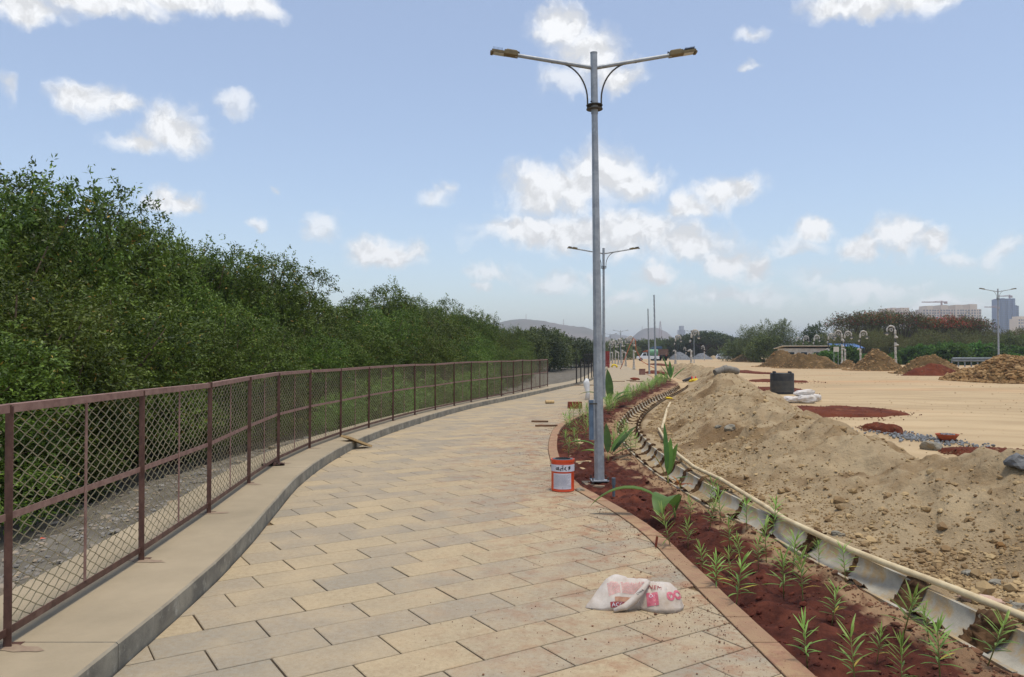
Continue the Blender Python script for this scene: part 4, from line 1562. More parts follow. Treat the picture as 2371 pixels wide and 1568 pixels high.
def broad_plant(name, loc, leaves, label, pet=True):
    """leaves: list of (azimuth deg, elevation deg, length, width, bend, tint)"""
    e = empty(name, loc)
    g = np.random.default_rng(len(label))
    for az, el, L_, w, bend, tv in leaves:
        d = (math.sin(R(az)) * math.cos(R(el)), math.cos(R(az)) * math.cos(R(el)), math.sin(R(el)))
        side = (math.cos(R(az)), -math.sin(R(az)), 0.0)
        V, F = blade((0, 0, 0.02), d, L_, w, bend, g, 12, side=side, crease=0.16,
                     wprof=lambda t: 0.06 + (0.94 * math.sin(math.pi * min(1, max(0, (t - 0.18) / 0.82)) ** 0.8) ** 0.75 if t > 0.18 else 0.0) * (1 if t < 0.985 else 0.2))
        mb = MB().add(V, F)
        me = mb.mesh('leaf', M['leaf_broad'], True)
        tt = np.clip(tv + 0.06 * np.random.default_rng(int(az * 7) % 999).normal(size=len(F)), 0, 1)
        a = me.attributes.new('tint', 'FLOAT', 'FACE'); a.data.foreach_set('value', tt.astype(np.float32))
        link('leaf', me, e)
    MB().tube([(0, 0, -0.05), (0.005, 0, 0.03), (0, 0, 0.09)], [0.014, 0.012, 0.008], 6).build('stalk', M['stem'], e, True)
    tag(e, label, 'plant', 'broad-leaved plants in the bed')
    return e


p = P(1546, 1118, 0.0)
broad_plant('broad_leaved_plant', p, [(-20, 84, 0.74, 0.075, 0.12, 0.25), (30, 78, 0.55, 0.11, 0.25, 0.75), (60, 72, 0.5, 0.12, 0.2, 0.6), (-70, 66, 0.42, 0.06, 0.4, 0.96), (100, 20, 0.3, 0.05, 0.3, 0.3)],
            'upright broad-leaved plant in the bed beside the drain, right of lamp post')
p = P(1562, 1198, 0.0)
broad_plant('broad_leaved_plant', p, [(-78, 52, 1.0, 0.13, 2.1, 0.6), (-150, 66, 0.66, 0.24, 2.7, 0.45), (150, 70, 0.25, 0.05, 0.6, 0.3)], 'broad-leaved plant with one long leaf arching left, among the seedlings')
p = P(1408, 1066, 0.0)
broad_plant('broad_leaved_plant', p, [(52, 42, 0.78, 0.12, 0.25, 0.2), (60, 62, 0.62, 0.09, 0.9, 0.5), (-10, 80, 0.55, 0.12, 0.15, 0.3), (-80, 55, 0.85, 0.09, 1.9, 0.5), (100, 40, 0.5, 0.08, 0.7, 0.5), (-60, 35, 0.5, 0.13, 1.0, 0.9)],
            'broad-leaved plant right behind the foot of the lamp post')
p = P(1412, 944, 0.0)
broad_plant('broad_leaved_plant', p, [(-30, 84, 1.15, 0.30, 0.1, 0.3), (70, 60, 1.0, 0.18, 1.6, 0.5), (80, 50, 1.1, 0.14, 1.5, 0.2), (-80, 60, 1.15, 0.16, 1.9, 0.55)], 'tall broad-leaved plant half hidden by the lamp post, farther along')
p = P(1552, 884, 0.0)
broad_plant('broad_leaved_plant', p, [(-60, 62, 1.3, 0.16, 0.5, 0.4), (60, 40, 1.5, 0.16, 0.3, 0.4), (0, 84, 1.2, 0.22, 0.1, 0.3), (-30, 70, 1.6, 0.14, 0.3, 0.4), (40, 70, 1.0, 0.2, 0.6, 0.6), (-100, 50, 0.9, 0.3, 0.8, 0.2)],
            'spreading broad-leaved plant at the far end of the bed')
# withered little plant
p = P(1575, 1132, 0.0)
M['leaf_dry'] = leafmat('withered_leaves', S(128, 74, 38), S(158, 104, 54), trans=0.2)
e = broad_plant('withered_plant', p, [(a, 30 + (a % 40), 0.2, 0.035, 1.4, 0.5) for a in range(0, 360, 45)], 'withered rust-brown plant at the edge of the drain')
for c in e.children:
    if c.name.startswith('leaf'):
        c.data.materials[0] = M['leaf_dry']
e['group'] = 'withered plants'

# ------------------------------------------------------------------ street lamps
M['lamp_body'] = pm('lamp_housing', S(128, 112, 78), S(104, 92, 66), 14, 0.55, 0.05, 60, metal=0.2)
M['lens'] = pm('lamp_lens', S(190, 190, 182), None, rough=0.2, spec=0.5)


def street_lamp(loc, label, full=True):
    e = empty('street_lamp', loc, (0, R(-0.64), R(1.5)))
    MB().tube([(0, 0, 0.03), (0, 0, 4.74)], [0.066, 0.040], 8, True, R(22.5)).build('pole', M['steel'], e)
    MB().lathe([(0.040, 4.68), (0.0445, 4.68), (0.0445, 5.455), (0.047, 5.457), (0.047, 5.468), (0.03, 5.47)], 20).build('top_sleeve', M['steel'], e, True, 40)
    for z in (4.735, 4.785):
        o = MB().lathe([(0.044, z), (0.105, z), (0.105, z + 0.009), (0.044, z + 0.009)], 20).build('collar', M['steel_dark'], e)
    for s in (-1, 1):
        MB().tube([(s * 0.035, 0, 5.275), (s * 1.0, 0, 5.435)], [0.027, 0.024], 12).build('arm', M['steel'], e, True, 50)
        pts = [(s * 0.088, 0, 4.745)]
        for k in range(13):
            t = k / 12 * math.pi / 2
            pts.append((s * (0.088 + 0.40 * (1 - math.cos(t))), 0, 4.86 + 0.475 * math.sin(t)))
        pts.append((s * 0.545, 0, 5.34))
        MB().tube(pts, 0.0105, 8).build('brace', M['steel_dark'], e, True, 50)
        sl = math.atan2(0.16, 0.965)
        rot = (0, -s * sl, 0)
        h = MB().box((0, 0, 0), (0.175, 0.12, 0.05), rot).box((s * -0.01, 0, 0.030), (0.15, 0.10, 0.022), rot, 0.86)
        c = Vector((s * 1.055, 0, 5.452))
        head = MB()
        head.add([Vector(q) + c for q in h.v], h.f)
        ho = head.build('lamp_head', M['lamp_body'], e)
        f = MB().box((0, 0, 0), (0.17, 0.13, 0.028), rot).box((s * 0.09, 0, -0.002), (0.03, 0.10, 0.026), rot)
        c2 = Vector((s * 1.215, 0, 5.468))
        MB().add([Vector(q) + c2 for q in f.v], f.f).build('lamp_tray', M['lamp_body'], ho)
        fin = MB()
        for k in range(8):
            fin.box((s * (1.165 + k * 0.0165), 0, 5.492 + k * 0.0027), (0.0035, 0.11, 0.036))
        fin.build('cooling_fin', M['black_steel'], ho)
        MB().box((s * 1.215, 0, 5.4505), (0.13, 0.1, 0.006), rot).build('lens', M['lens'], ho)
        MB().tube([(s * 0.955, 0, 5.435), (s * 0.955, 0, 5.478)], 0.009, 6).build('clamp_bolt', M['black_steel'], e)
    for a in (0.6, 2.2, 3.7):
        MB().tube([(0.044 * math.cos(a), 0.044 * math.sin(a), 4.83), (0.062 * math.cos(a), 0.062 * math.sin(a), 4.83)], 0.008, 6).build('set_screw', M['black_steel'], e)
    MB().box((0, 0, 0.03), (0.22, 0.22, 0.014)).build('base_plate', M['steel'], e)
    for sx in (-1, 1):
        for sy in (-1, 1):
            MB().tube([(sx * 0.095, sy * 0.095, 0.0), (sx * 0.095, sy * 0.095, 0.075)], 0.009, 6).build('anchor_bolt', M['steel_dark'], e)
    tag(e, label, 'street lamp', 'twin-arm street lamps')
    return e


M['box_blue'] = pm('blue_grey_enamel', S(104, 124, 142), S(84, 102, 120), 8, 0.45, spec=0.4)
lb_ = P(1388, 1115, 0.03)
near_lamp = street_lamp((lb_.x, lb_.y, 0.02), 'tall galvanised twin-arm street lamp beside the orange bucket')
far_copies = [((PD(1398, 818, 27.9).x, 27.9, 0.0), 1.0, 'second twin-arm street lamp, seen right behind the nearest lamp pole'),
              ((PD(1437, 818, 128).x, 128, 0.0), 1.0, 'small distant twin-arm street lamp left of the two bare poles'),
              ((PD(1413, 818, 150).x, 150, 0.0), 1.0, 'smallest twin-arm street lamp just right of the nearest pole'),
              ((PD(1607, 818, 128).x, 128, 0.0), 0.98, 'distant twin-arm street lamp behind the wrapped lantern by the soil bank'),
              ((PD(2312, 818, 88).x, 88, 0.0), 1.65, 'tall twin-arm street lamp at the right, before the thicket')]
for loc, s, lab in far_copies:
    c = copy_tree(near_lamp)
    c.location = loc
    c.scale = (s, s, s)
    c.rotation_euler = (0, 0, R(3))
    c['label'] = lab
sb = MB().box((-0.098, -0.02, 0.79), (0.052, 0.06, 0.5)).build('service_box', M['box_blue'], near_lamp)
MB().box((-0.059, -0.02, 0.79), (0.022, 0.05, 0.505)).build('cable_channel', M['steel'], sb)
MB().box((-0.072, -0.056, 0.995), (0.10, 0.008, 0.016)).build('strap', M['steel_dark'], sb)
# plinth below the nearest lamp
M['plinth'] = pm('plinth_concrete', S(138, 122, 100), S(112, 98, 80), 6, 0.9, 0.3, 40)
o = MB().box((lb_.x + 0.02, lb_.y, -0.07), (0.42, 0.42, 0.155), (0, 0, R(6))).build('concrete_plinth', M['plinth'])
tag(o, 'rough concrete plinth under the nearest lamp post', 'plinth')
cp = P(1421, 1140, 0.0)
M['grey_pvc'] = pm('grey_pvc', S(92, 104, 112), S(78, 88, 96), 6, 0.5)
o = MB().lathe([(0.017, -0.05), (0.017, 0.09), (0.023, 0.09), (0.023, 0.17), (0.013, 0.17)], 14, (cp.x, cp.y, 0)).build('conduit_stub', M['grey_pvc'], None, True, 40)
tag(o, 'grey plastic conduit stub sticking up beside the nearest lamp', 'conduit')
# bare poles without arms yet
for i, (px, yt, yb, lab) in enumerate([(1503.5, 715, 867, 'bare grey pole without arms, the left and shorter looking of two'), (1518.5, 683, 879, 'bare grey pole without arms, the right and taller looking of two')]):
    q = P(px, yb, 0.0)
    h = (yb - yt) / FPX * q.y
    e = empty('bare_pole', (q.x, q.y, 0), (0, R(-1.0), 0))
    MB().tube([(0, 0, 0.02), (0, 0, h)], [0.068, 0.045], 8).build('pole', M['steel'], e)
    MB().box((0, 0, 0.02), (0.3, 0.3, 0.02)).build('base_plate', M['steel'], e)
    tag(e, lab, 'pole', 'bare lamp poles')

# ------------------------------------------------------------------ paint bucket
M['orange'] = pm('orange_tin', S(222, 82, 36), S(208, 70, 30), 8, 0.4, spec=0.5)
M['label_white'] = pm('printed_label', S(214, 212, 216), S(196, 196, 204), 12, 0.6)
M['ink'] = pm('black_ink', S(28, 28, 32), None, rough=0.6)
M['ink_grey'] = pm('grey_ink', S(128, 130, 140), None, rough=0.6)
M['dark_green'] = pm('dark_paint_residue', S(30, 44, 42), S(20, 28, 28), 10, 0.3, spec=0.5)
bq = P(1303, 1135, 0.004)
bk = empty('paint_bucket', (bq.x, bq.y, 0.006), (0, 0, R(-4)))
RB, HB = 0.137, 0.375
MB().lathe([(0.0, 0.004), (RB * 0.98, 0.004), (RB, 0.0), (RB + 0.003, 0.006), (RB, 0.014), (RB, 0.30), (RB + 0.003, 0.304), (RB, 0.308), (RB, HB - 0.03), (RB + 0.005, HB - 0.028), (RB + 0.006, HB - 0.012), (RB + 0.006, HB),
            (RB - 0.004, HB), (RB - 0.008, HB - 0.02), (RB - 0.012, HB - 0.024), (0.001, HB - 0.024)], 48).build('body', M['orange'], bk, True, 40)
MB().lathe([(RB * 0.62, HB - 0.022), (RB * 0.86, HB - 0.012), (RB * 0.9, HB + 0.002), (RB * 0.7, HB + 0.006), (RB * 0.68, HB - 0.01), (0.001, HB - 0.014)], 32).build('lid_residue', M['dark_green'], bk, True, 40)


def wrap(mb, polys, r):
    """flat (u, z) quads wrapped onto the bucket, u in metres round the front (-Y) side"""
    for poly in polys:
        V = [(r * math.sin(u / RB), -r * math.cos(u / RB), z) for u, z in poly]
        mb.add(V, [tuple(range(len(V)))])


def patch(u0, u1, z0, z1, n=16):
    return [[(u0 + (u1 - u0) * k / n, z0), (u0 + (u1 - u0) * (k + 1) / n, z0), (u0 + (u1 - u0) * (k + 1) / n, z1), (u0 + (u1 - u0) * k / n, z1)] for k in range(n)]


def stroke(pts, w):
    out = []
    for a, b in zip(pts[:-1], pts[1:]):
        d = Vector((b[0] - a[0], b[1] - a[1]))
        n_ = Vector((-d.y, d.x)).normalized() * w / 2
        out.append([(a[0] + n_.x, a[1] + n_.y), (a[0] - n_.x, a[1] - n_.y), (b[0] - n_.x, b[1] - n_.y), (b[0] + n_.x, b[1] + n_.y)])
    return out


mb = MB(); wrap(mb, patch(-0.30, 0.30, 0.236, 0.318, 40), RB + 0.0038); band = mb.build('brand_band', M['label_white'], bk, True)
mb = MB(); wrap(mb, patch(-0.122, 0.110, 0.03, 0.216, 20), RB + 0.002); lab_ = mb.build('paper_label', M['label_white'], bk, True)
# Devanagari word in strokes: ba, ja with the hook above, ra
W_ = 0.0085
s0 = []
zt = 0.296
s0 += stroke([(-0.092, zt), (0.050, zt)], W_)
s0 += stroke([(-0.048, zt), (-0.048, 0.254)], W_) + stroke([(-0.048, 0.284), (-0.072, 0.284), (-0.083, 0.272), (-0.072, 0.260), (-0.050, 0.264)], W_) + stroke([(-0.074, 0.262), (-0.054, 0.280)], W_ * 0.8)
s0 += stroke([(0.002, zt), (0.002, 0.254)], W_) + stroke([(0.000, 0.278), (-0.018, 0.278), (-0.024, 0.266), (-0.016, 0.256), (-0.032, 0.256), (-0.038, 0.266)], W_)
s0 += stroke([(0.000, zt), (-0.010, 0.306), (0.004, 0.312), (0.012, 0.306)], W_ * 0.7)
s0 += stroke([(0.026, zt), (0.036, 0.286), (0.030, 0.276), (0.016, 0.274), (0.030, 0.264), (0.046, 0.252)], W_)
s0 += stroke([(0.070, 0.258), (0.092, 0.302)], W_) + stroke([(0.068, 0.276), (0.078, 0.300)], W_) + stroke([(0.082, 0.262), (0.094, 0.286)], W_) + stroke([(0.066, 0.290), (0.096, 0.300)], W_ * 0.7)
mb = MB(); wrap(mb, s0, RB + 0.0052); mb.build('brand_lettering', M['ink'], band)
s1 = []
for k, z in enumerate([0.196, 0.184, 0.172, 0.160, 0.148, 0.136, 0.124, 0.112, 0.100, 0.088]):
    u1 = [0.09, 0.07, 0.095, 0.085, 0.06, 0.094, 0.08, 0.09, 0.07, 0.05][k]
    n = 10
    for j in range(n):
        a = -0.108 + (u1 + 0.108) * j / n
        s1.append([(a, z), (a + (u1 + 0.108) / n * 0.8, z), (a + (u1 + 0.108) / n * 0.8, z + 0.0035), (a, z + 0.0035)])
for z in (0.076, 0.058):
    s1 += patch(-0.118, 0.106, z, z + 0.0022, 12)
s1 += stroke([(0.0, 0.034), (0.0, 0.058)], 0.003)
mb = MB(); wrap(mb, s1, RB + 0.0034); mb.build('label_print', M['ink_grey'], lab_)
for sx in (-1, 1):
    MB().tube([(sx * (RB + 0.001), 0, 0.29), (sx * (RB + 0.014), 0, 0.29)], 0.012, 10).build('handle_lug', M['steel_dark'], bk)

# ------------------------------------------------------------------ crumpled cement sack on the path
def sack_mat():
    m = bpy.data.materials.new('woven_cement_sack')
    t, b = nodes(m)
    N, L = t.nodes.new, t.links.new
    tcn = N('ShaderNodeTexCoord')
    def noise(s, d=6, ro=0.6):
        n = N('ShaderNodeTexNoise'); n.inputs['Scale'].default_value = s; n.inputs['Detail'].default_value = d; n.inputs['Roughness'].default_value = ro
        L(tcn.outputs['Object'], n.inputs['Vector']); return n.outputs['Fac']
    r = N('ShaderNodeValToRGB')
    e = r.color_ramp.elements
    e[0].position, e[0].color = 0.3, S(204, 196, 186)
    e[1].position, e[1].color = 0.7, S(172, 154, 134)
    L(noise(7), r.inputs[0])
    L(r.outputs[0], b.inputs['Base Color'])
    b.inputs['Roughness'].default_value = 0.6
    b.inputs['Specular IOR Level'].default_value = 0.3
    bn = N('ShaderNodeBump'); bn.inputs['Strength'].default_value = 0.5; bn.inputs['Distance'].default_value = 0.012
    L(noise(16, 5, 0.6), bn.inputs['Height']); L(bn.outputs[0], b.inputs['Normal'])
    return m


M['sack'] = sack_mat()
M['pink_print'] = pm('magenta_print', S(176, 74, 94), S(196, 112, 122), 40, 0.65, lo=0.3, hi=0.6)
M['pink_fine'] = pm('faded_pink_print', S(192, 128, 126), S(208, 160, 152), 30, 0.65)
M['maroon_print'] = pm('maroon_print', S(142, 48, 54), S(160, 78, 76), 40, 0.65)
M['tan_print'] = pm('tan_print', S(168, 122, 96), S(184, 142, 116), 30, 0.65)
sp = P(1462, 1405, 0.0)
sack = empty('cement_sack', (sp.x, sp.y, 0.0), (0, 0, R(3)))
tag(sack, 'crumpled white cement sack with magenta print lying on the paving', 'sack')


def loft_sack(secs, seed, nth=40, nx_=44, wr=0.008):
    """secs: (x, y_front, y_back, height, y_ridge) ; closed shell lying on z=0"""
    xs = np.array([s[0] for s in secs])
    cols = [curve([(s[0], s[j]) for s in secs]) for j in range(1, 5)]
    V, F = [], []
    xx = np.linspace(xs[0], xs[-1], nx_)
    for i, x in enumerate(xx):
        yf, yb, h, yr = [float(c(x)) for c in cols]
        h = max(h, 0.006)
        for k in range(nth):
            th = 2 * math.pi * k / nth
            # lower half flat on the ground, upper half arched to the ridge
            if th <= math.pi:
                u = th / math.pi
                y = yf + (yb - yf) * u
                ur = (yr - yf) / (yb - yf + 1e-6)
                w = min(1, u / max(ur, 0.05)) if u < ur else min(1, (1 - u) / max(1 - ur, 0.05))
                z = h * (math.sin(w * math.pi / 2) ** 0.75)
            else:
                u = 1 - (th - math.pi) / math.pi
                y = yf + (yb - yf) * u
                z = 0.003
            nz = float(fbm(np.array(x * 9.0), np.array(y * 9.0), np.array(z * 9.0), 4, seed))
            cr = abs(float(vnoise(np.array(x * 16 + y * 9), np.array(y * 7 - x * 4), None, seed + 4)))
            a = wr * (1.2 * nz - 1.3 * (1 - cr) ** 4)
            V.append((x + a * 0.5, y - a * 0.8, max(0.002, z + (a if z > 0.012 else 0))))
        if i:
            b = (i - 1) * nth
            F += [(b + k, b + (k + 1) % nth, b + nth + (k + 1) % nth, b + nth + k) for k in range(nth)]
    n = len(xx)
    F.append(tuple(reversed(range(nth))))
    F.append(tuple(range((n - 1) * nth, n * nth)))
    mb = MB(); mb.v = V; mb.f = F
    return mb


left = loft_sack([(-0.30, -0.012, 0.012, 0.01, 0.0), (-0.25, -0.05, 0.05, 0.062, 0.02), (-0.20, -0.075, 0.09, 0.115, 0.05), (-0.15, -0.085, 0.115, 0.165, 0.07), (-0.10, -0.09, 0.125, 0.188, 0.08), (0.0, -0.07, 0.13, 0.176, 0.08),
                  (0.08, -0.045, 0.13, 0.165, 0.07), (0.14, -0.03, 0.12, 0.150, 0.06), (0.2, -0.02, 0.1, 0.10, 0.05)], 3)
lo = left.build('folded_mouth', M['sack'], sack, True)
right = loft_sack([(0.035, -0.055, 0.04, 0.07, 0.0), (0.07, -0.095, 0.09, 0.125, 0.01), (0.13, -0.135, 0.12, 0.152, 0.02), (0.20, -0.15, 0.125, 0.155, 0.02), (0.27, -0.13, 0.11, 0.138, 0.01), (0.32, -0.085, 0.07, 0.095, 0.0), (0.347, -0.02, 0.01, 0.02, 0.0)], 9)
ro_ = right.build('stuffed_end', M['sack'], sack, True)
roll = MB().tube([(-0.135, -0.108, 0.014), (-0.06, -0.10, 0.034), (0.0, -0.086, 0.072), (0.05, -0.07, 0.118), (0.085, -0.05, 0.156), (0.11, -0.02, 0.165)], [0.012, 0.022, 0.024, 0.021, 0.017, 0.012], 10)
rl = roll.build('rolled_fold', M['sack'], sack, True)
rl.scale = (1, 1, 1)


def drape(target, mb, polys, mat, name, org, ux, uz, push=0.003, sub=3):
    """lay flat printed shapes onto the sack: rays from the viewer's side along +y/-z"""
    bv = BVHTree.FromPolygons([Vector(v) for v in mb.v], mb.f)
    dr = Vector((0.0, 0.80, -0.6)).normalized()
    out = MB()
    for poly in polys:
        V, okp = [], True
        for (u, v) in poly:
            q = Vector(org) + Vector(ux) * u + Vector(uz) * v
            hit = bv.ray_cast(q - dr * 0.6, dr)
            if hit[0] is None:
                okp = False
                break
            nn = hit[1] if hit[1].dot(dr) < 0 else -hit[1]
            V.append(hit[0] + nn * push)
        if okp:
            out.add(V, [tuple(range(len(V)))])
    if out.f:
        return out.build(name, mat, target, True)


def grid_polys(u0, u1, v0, v1, n, m):
    return [[(u0 + (u1 - u0) * i / n, v0 + (v1 - v0) * j / m), (u0 + (u1 - u0) * (i + 1) / n, v0 + (v1 - v0) * j / m), (u0 + (u1 - u0) * (i + 1) / n, v0 + (v1 - v0) * (j + 1) / m), (u0 + (u1 - u0) * i / n, v0 + (v1 - v0) * (j + 1) / m)] for i in range(n) for j in range(m)]


def text_polys(s, u, v, size, rot=0.0, shear=0.0):
    cu_ = bpy.data.curves.new('t', 'FONT')
    cu_.body = s
    cu_.size = size
    cu_.resolution_u = 3
    ob = bpy.data.objects.new('t', cu_)
    me = ob.to_mesh()
    c, s_ = math.cos(rot), math.sin(rot)
    out = []
    for p_ in me.polygons:
        q = [me.vertices[i].co for i in p_.vertices]
        out.append([(u + (a.x * c - a.y * s_), v + (a.x * s_ + a.y * c)) for a in q])
    ob.to_mesh_clear()
    bpy.data.objects.remove(ob)
    bpy.data.curves.remove(cu_)
    return out


UX, UZ = (1, 0, 0), (0, 0.45, 0.8)
ORG = (0.0, -0.06, 0.05)
# fine faded lines of print on the mouth side
fine_p = []
g2 = np.random.default_rng(5)
for k in range(30):
    u = -0.155 + k * 0.0088
    if 8 < k < 10:
        continue
    v = 0.04 + 0.02 * min(1, k / 6)
    while v < 0.15:
        l = g2.uniform(0.006, 0.02)
        if v + l < 0.152:
            fine_p.append([(u, v), (u + 0.0052, v), (u + 0.0052 + 0.003, v + l), (u + 0.003, v + l)])
        v += l + g2.uniform(0.002, 0.004)
drape(lo, left, fine_p, M['pink_fine'], 'fine_print', ORG, UX, UZ)
drape(lo, left, grid_polys(-0.12, 0.02, 0.002, 0.034, 8, 3), M['tan_print'], 'tan_panel', ORG, UX, UZ, 0.0022)
drape(lo, left, grid_polys(-0.15, -0.055, -0.036, 0.0, 6, 3), M['maroon_print'], 'brand_panel', ORG, UX, UZ, 0.0026)
drape(lo, left, text_polys('ACC', -0.143, -0.030, 0.036), M['label_white'], 'lettering', ORG, UX, UZ, 0.0048)
drape(ro_, right, grid_polys(0.085, 0.155, -0.04, 0.05, 4, 6), M['pink_print'], 'print_panel', ORG, UX, UZ)
drape(ro_, right, text_polys('OP', 0.098, 0.015, 0.03), M['label_white'], 'lettering', ORG, UX, UZ, 0.005)
ring = []
for cu0, cv0 in ((0.235, 0.02), (0.285, 0.035)):
    for k in range(14):
        a, b = 2 * math.pi * k / 14, 2 * math.pi * (k + 1) / 14
        r1 = 0.016
        r2 = 0.034
        ring.append([(cu0 + r1 * 0.8 * math.cos(a), cv0 + r1 * math.sin(a)), (cu0 + r2 * 0.8 * math.cos(a), cv0 + r2 * math.sin(a)), (cu0 + r2 * 0.8 * math.cos(b), cv0 + r2 * math.sin(b)), (cu0 + r1 * 0.8 * math.cos(b), cv0 + r1 * math.sin(b))])
drape(ro_, right, ring, M['pink_print'], 'round_print', ORG, UX, UZ)
drape(ro_, right, text_polys('JA', 0.222, 0.008, 0.05, 0.5), M['pink_print'], 'lettering', ORG, UX, UZ, 0.004)
drape(ro_, right, text_polys('NEM', 0.1, 0.082, 0.042, -0.25), M['maroon_print'], 'lettering', ORG, UX, UZ, 0.004)
drape(rl, roll, text_polys('OWA', 0.02, 0.022, 0.022, 0.6), M['ink'], 'lettering', ORG, UX, UZ, 0.002)

# ------------------------------------------------------------------ cream pipe along the drain
pp = [(2520, 1490), (2371, 1428), (2210, 1364), (2046, 1303), (1972, 1274), (1821, 1204), (1771, 1172), (1669, 1110), (1608, 1082), (1571, 1053), (1540, 1018), (1525, 992)]
pts = []
for x, y in pp:
    q = P(x, y, 0.06)
    q.z = max(0.055, float(heap_z(np.array(q.x), np.array(q.y))) + 0.045)
    q2 = P(x, y, q.z)
    pts.append(q2)
o = MB().tube(pts, 0.025, 12).build('plastic_pipe', M['pvc'], None, True, 60)
tag(o, 'long cream plastic pipe lying along the soil bank beside the drain', 'pipe', 'cream plastic pipes')
for i, (a, b) in enumerate([((1533, 985), (1545, 945)), ((1546, 941), (1552, 928))]):
    A, B = P(*a, 0.12), P(*b, 0.12)
    for q in (A, B):
        q.z = float(heap_z(np.array(q.x), np.array(q.y))) + 0.04
    o = MB().tube([A, A.lerp(B, 0.5), B], 0.036, 10).build('plastic_pipe', M['pvc'], None, True, 60)
    tag(o, ['short cream pipe piece past the end of the long pipe', 'farther of two short cream pipe pieces on the bank'][i], 'pipe', 'cream plastic pipes')
M['yellow'] = pm('yellow_plastic', S(226, 198, 48), S(208, 176, 40), 5, 0.6)
q = PD(1549, 930, 28); q.z = 0.14
o = MB().blob((q.x, q.y, float(heap_z(np.array(q.x), np.array(q.y))) + 0.04), (0.16, 0.1, 0.06), 3, 2, 0.5).build('plastic_scrap', M['yellow'], None, True)
tag(o, 'crumpled yellow plastic scrap on the pale pipe pieces', 'plastic scrap')

# ------------------------------------------------------------------ rocks and bits lying about
def rock(px, py, r, label, mat='rock', z=None, name='rock', flat=0.6, seed=None, on=None):
    q = P(px, py, 0.0) if z is None else P(px, py, z)
    seed = int(px + py) if seed is None else seed
    mb = MB().blob((0, 0, 0), (r, r * 0.8, r * flat), seed, 3, 0.5, 1.1)
    zz = 0.0 if on is None else on
    o = mb.build(name, M[mat], None, False, loc=(q.x, q.y, q.z + r * flat * 0.35), rot=(0, 0, seed))
    tag(o, label, name.replace('_', ' '))
    return o


def on_heap(px, py):
    """point of the bank seen at the pixel"""
    for y in np.arange(3.0, 40, 0.02):
        x = (px - CX) / FPX * y
        z = H_EYE + (HOR - py) / FPX * y
        if x > float(drainX(y)) + 0.25 and float(heap_z(np.array(x), np.array(y))) >= z:
            return Vector((x, y, z))
    return P(px, py, 0)


def heap_rock(px, py, r, label, mat='rock', flat=0.6):
    q = on_heap(px, py)
    mb = MB().blob((0, 0, 0), (r, r * 0.75, r * flat), int(px + py), 3, 0.5, 1.1)
    o = mb.build('rock', M[mat], None, False, loc=(q.x, q.y, q.z + r * flat * 0.3), rot=(0, 0, px))
    tag(o, label, 'rock')
    return o


heap_rock(2160, 1046, 0.20, 'large grey angular rock on the crest of the soil bank', flat=0.7)
heap_rock(2366, 1075, 0.15, 'blue-grey stone at the right edge of the soil bank', 'bluestone')
heap_rock(1935, 1240, 0.06, 'flat pale stone low on the soil bank above the pipe')
heap_rock(1690, 994, 0.10, 'flat grey stone high on the soil bank')
heap_rock(1662, 990, 0.07, 'smaller flat stone left of another on the bank')
heap_rock(2310, 1265, 0.045, 'dark brown clod low on the near soil bank', 'clod_brown')
for i, (x, y, r) in enumerate([(2385, 1350, 0.05), (2240, 1330, 0.055), (2300, 1352, 0.05), (2350, 1410, 0.07), (2320, 1395, 0.045)]):
    heap_rock(x, y, r, 'rounded stone behind the pipe at the lower right, %s from the left' % ordinal([5, 1, 2, 4, 3][i]))
rock(1892, 977, 0.14, 'rounded tan stone on the sand, left of a pair below the red patch', z=0)
rock(1906, 975, 0.11, 'rounded tan stone on the sand, right of a pair below the red patch', z=0)
rock(1283, 1128, 0.045, 'broken tan stone chip just left of the orange bucket', flat=0.8)
rock(1345, 1137, 0.07, 'tan stone lying right behind the orange bucket', flat=0.4)
M['laterite'] = pm('laterite', S(142, 74, 52), S(116, 58, 42), 10, 0.95, 0.5, 30)
M['timber'] = pm('dusty_timber', S(206, 178, 130), S(178, 148, 104), 10, 0.85, 0.25, 30, aniso=(6, 1, 1))
q = P(1331, 946, 0.0)
o = MB().box((0, 0, 0.10), (0.42, 0.2, 0.2), None, 0.94).build('laterite_block', M['laterite'], None, loc=(q.x, q.y, 0), rot=(0, 0, R(5)))
tag(o, 'red laterite block on the paving at the edge of the bed', 'block')
q = P(1273, 935, 0.0)
o = MB().tube([(-0.14, 0, 0.06), (0.14, 0.05, 0.06)], [0.06, 0.055], 8).build('tan_block', M['timber'], None, loc=(q.x, q.y, 0.0))
tag(o, 'short tan log lying alone on the far paving', 'log')
q = P(1520, 1268, 0.0)
o = MB().box((0, 0, 0.05), (0.014, 0.014, 0.09), (0.1, 0.1, 0.4)).build('wooden_peg', M['laterite'], None, loc=(q.x, q.y, 0))
tag(o, 'small reddish wooden peg standing on the pink edging', 'peg')
# plank leaning on the kerb
A, B = P(850, 1034, 0.02), P(800, 1014, 0.2)
d = B - A
mb = MB().box((0, 0, 0), (d.length * 1.12, 0.27, 0.035))
mb.v = [Vector(v) + Vector((0.0, 0.02 * math.sin(v[0] * 9) + 0.012 * math.sin(v[1] * 40 + v[0] * 20), 0.004 * math.sin(v[0] * 21))) for v in mb.v]
o = mb.build('stone_plank', M['timber'], None, loc=(A + B) / 2 + Vector((0, 0.02, 0.018)), rot=(R(4), -math.asin(d.z / d.length) * -1 if False else math.atan2(d.z, math.hypot(d.x, d.y)), math.atan2(d.y, d.x) + math.pi if False else math.atan2(d.y, d.x)))
o.rotation_euler = d.to_track_quat('X', 'Z').to_euler()
tag(o, 'pale weathered board leaning from the paving up onto the kerb', 'board')
M['old_wood'] = pm('old_wood', S(132, 100, 74), S(104, 78, 58), 8, 0.9)
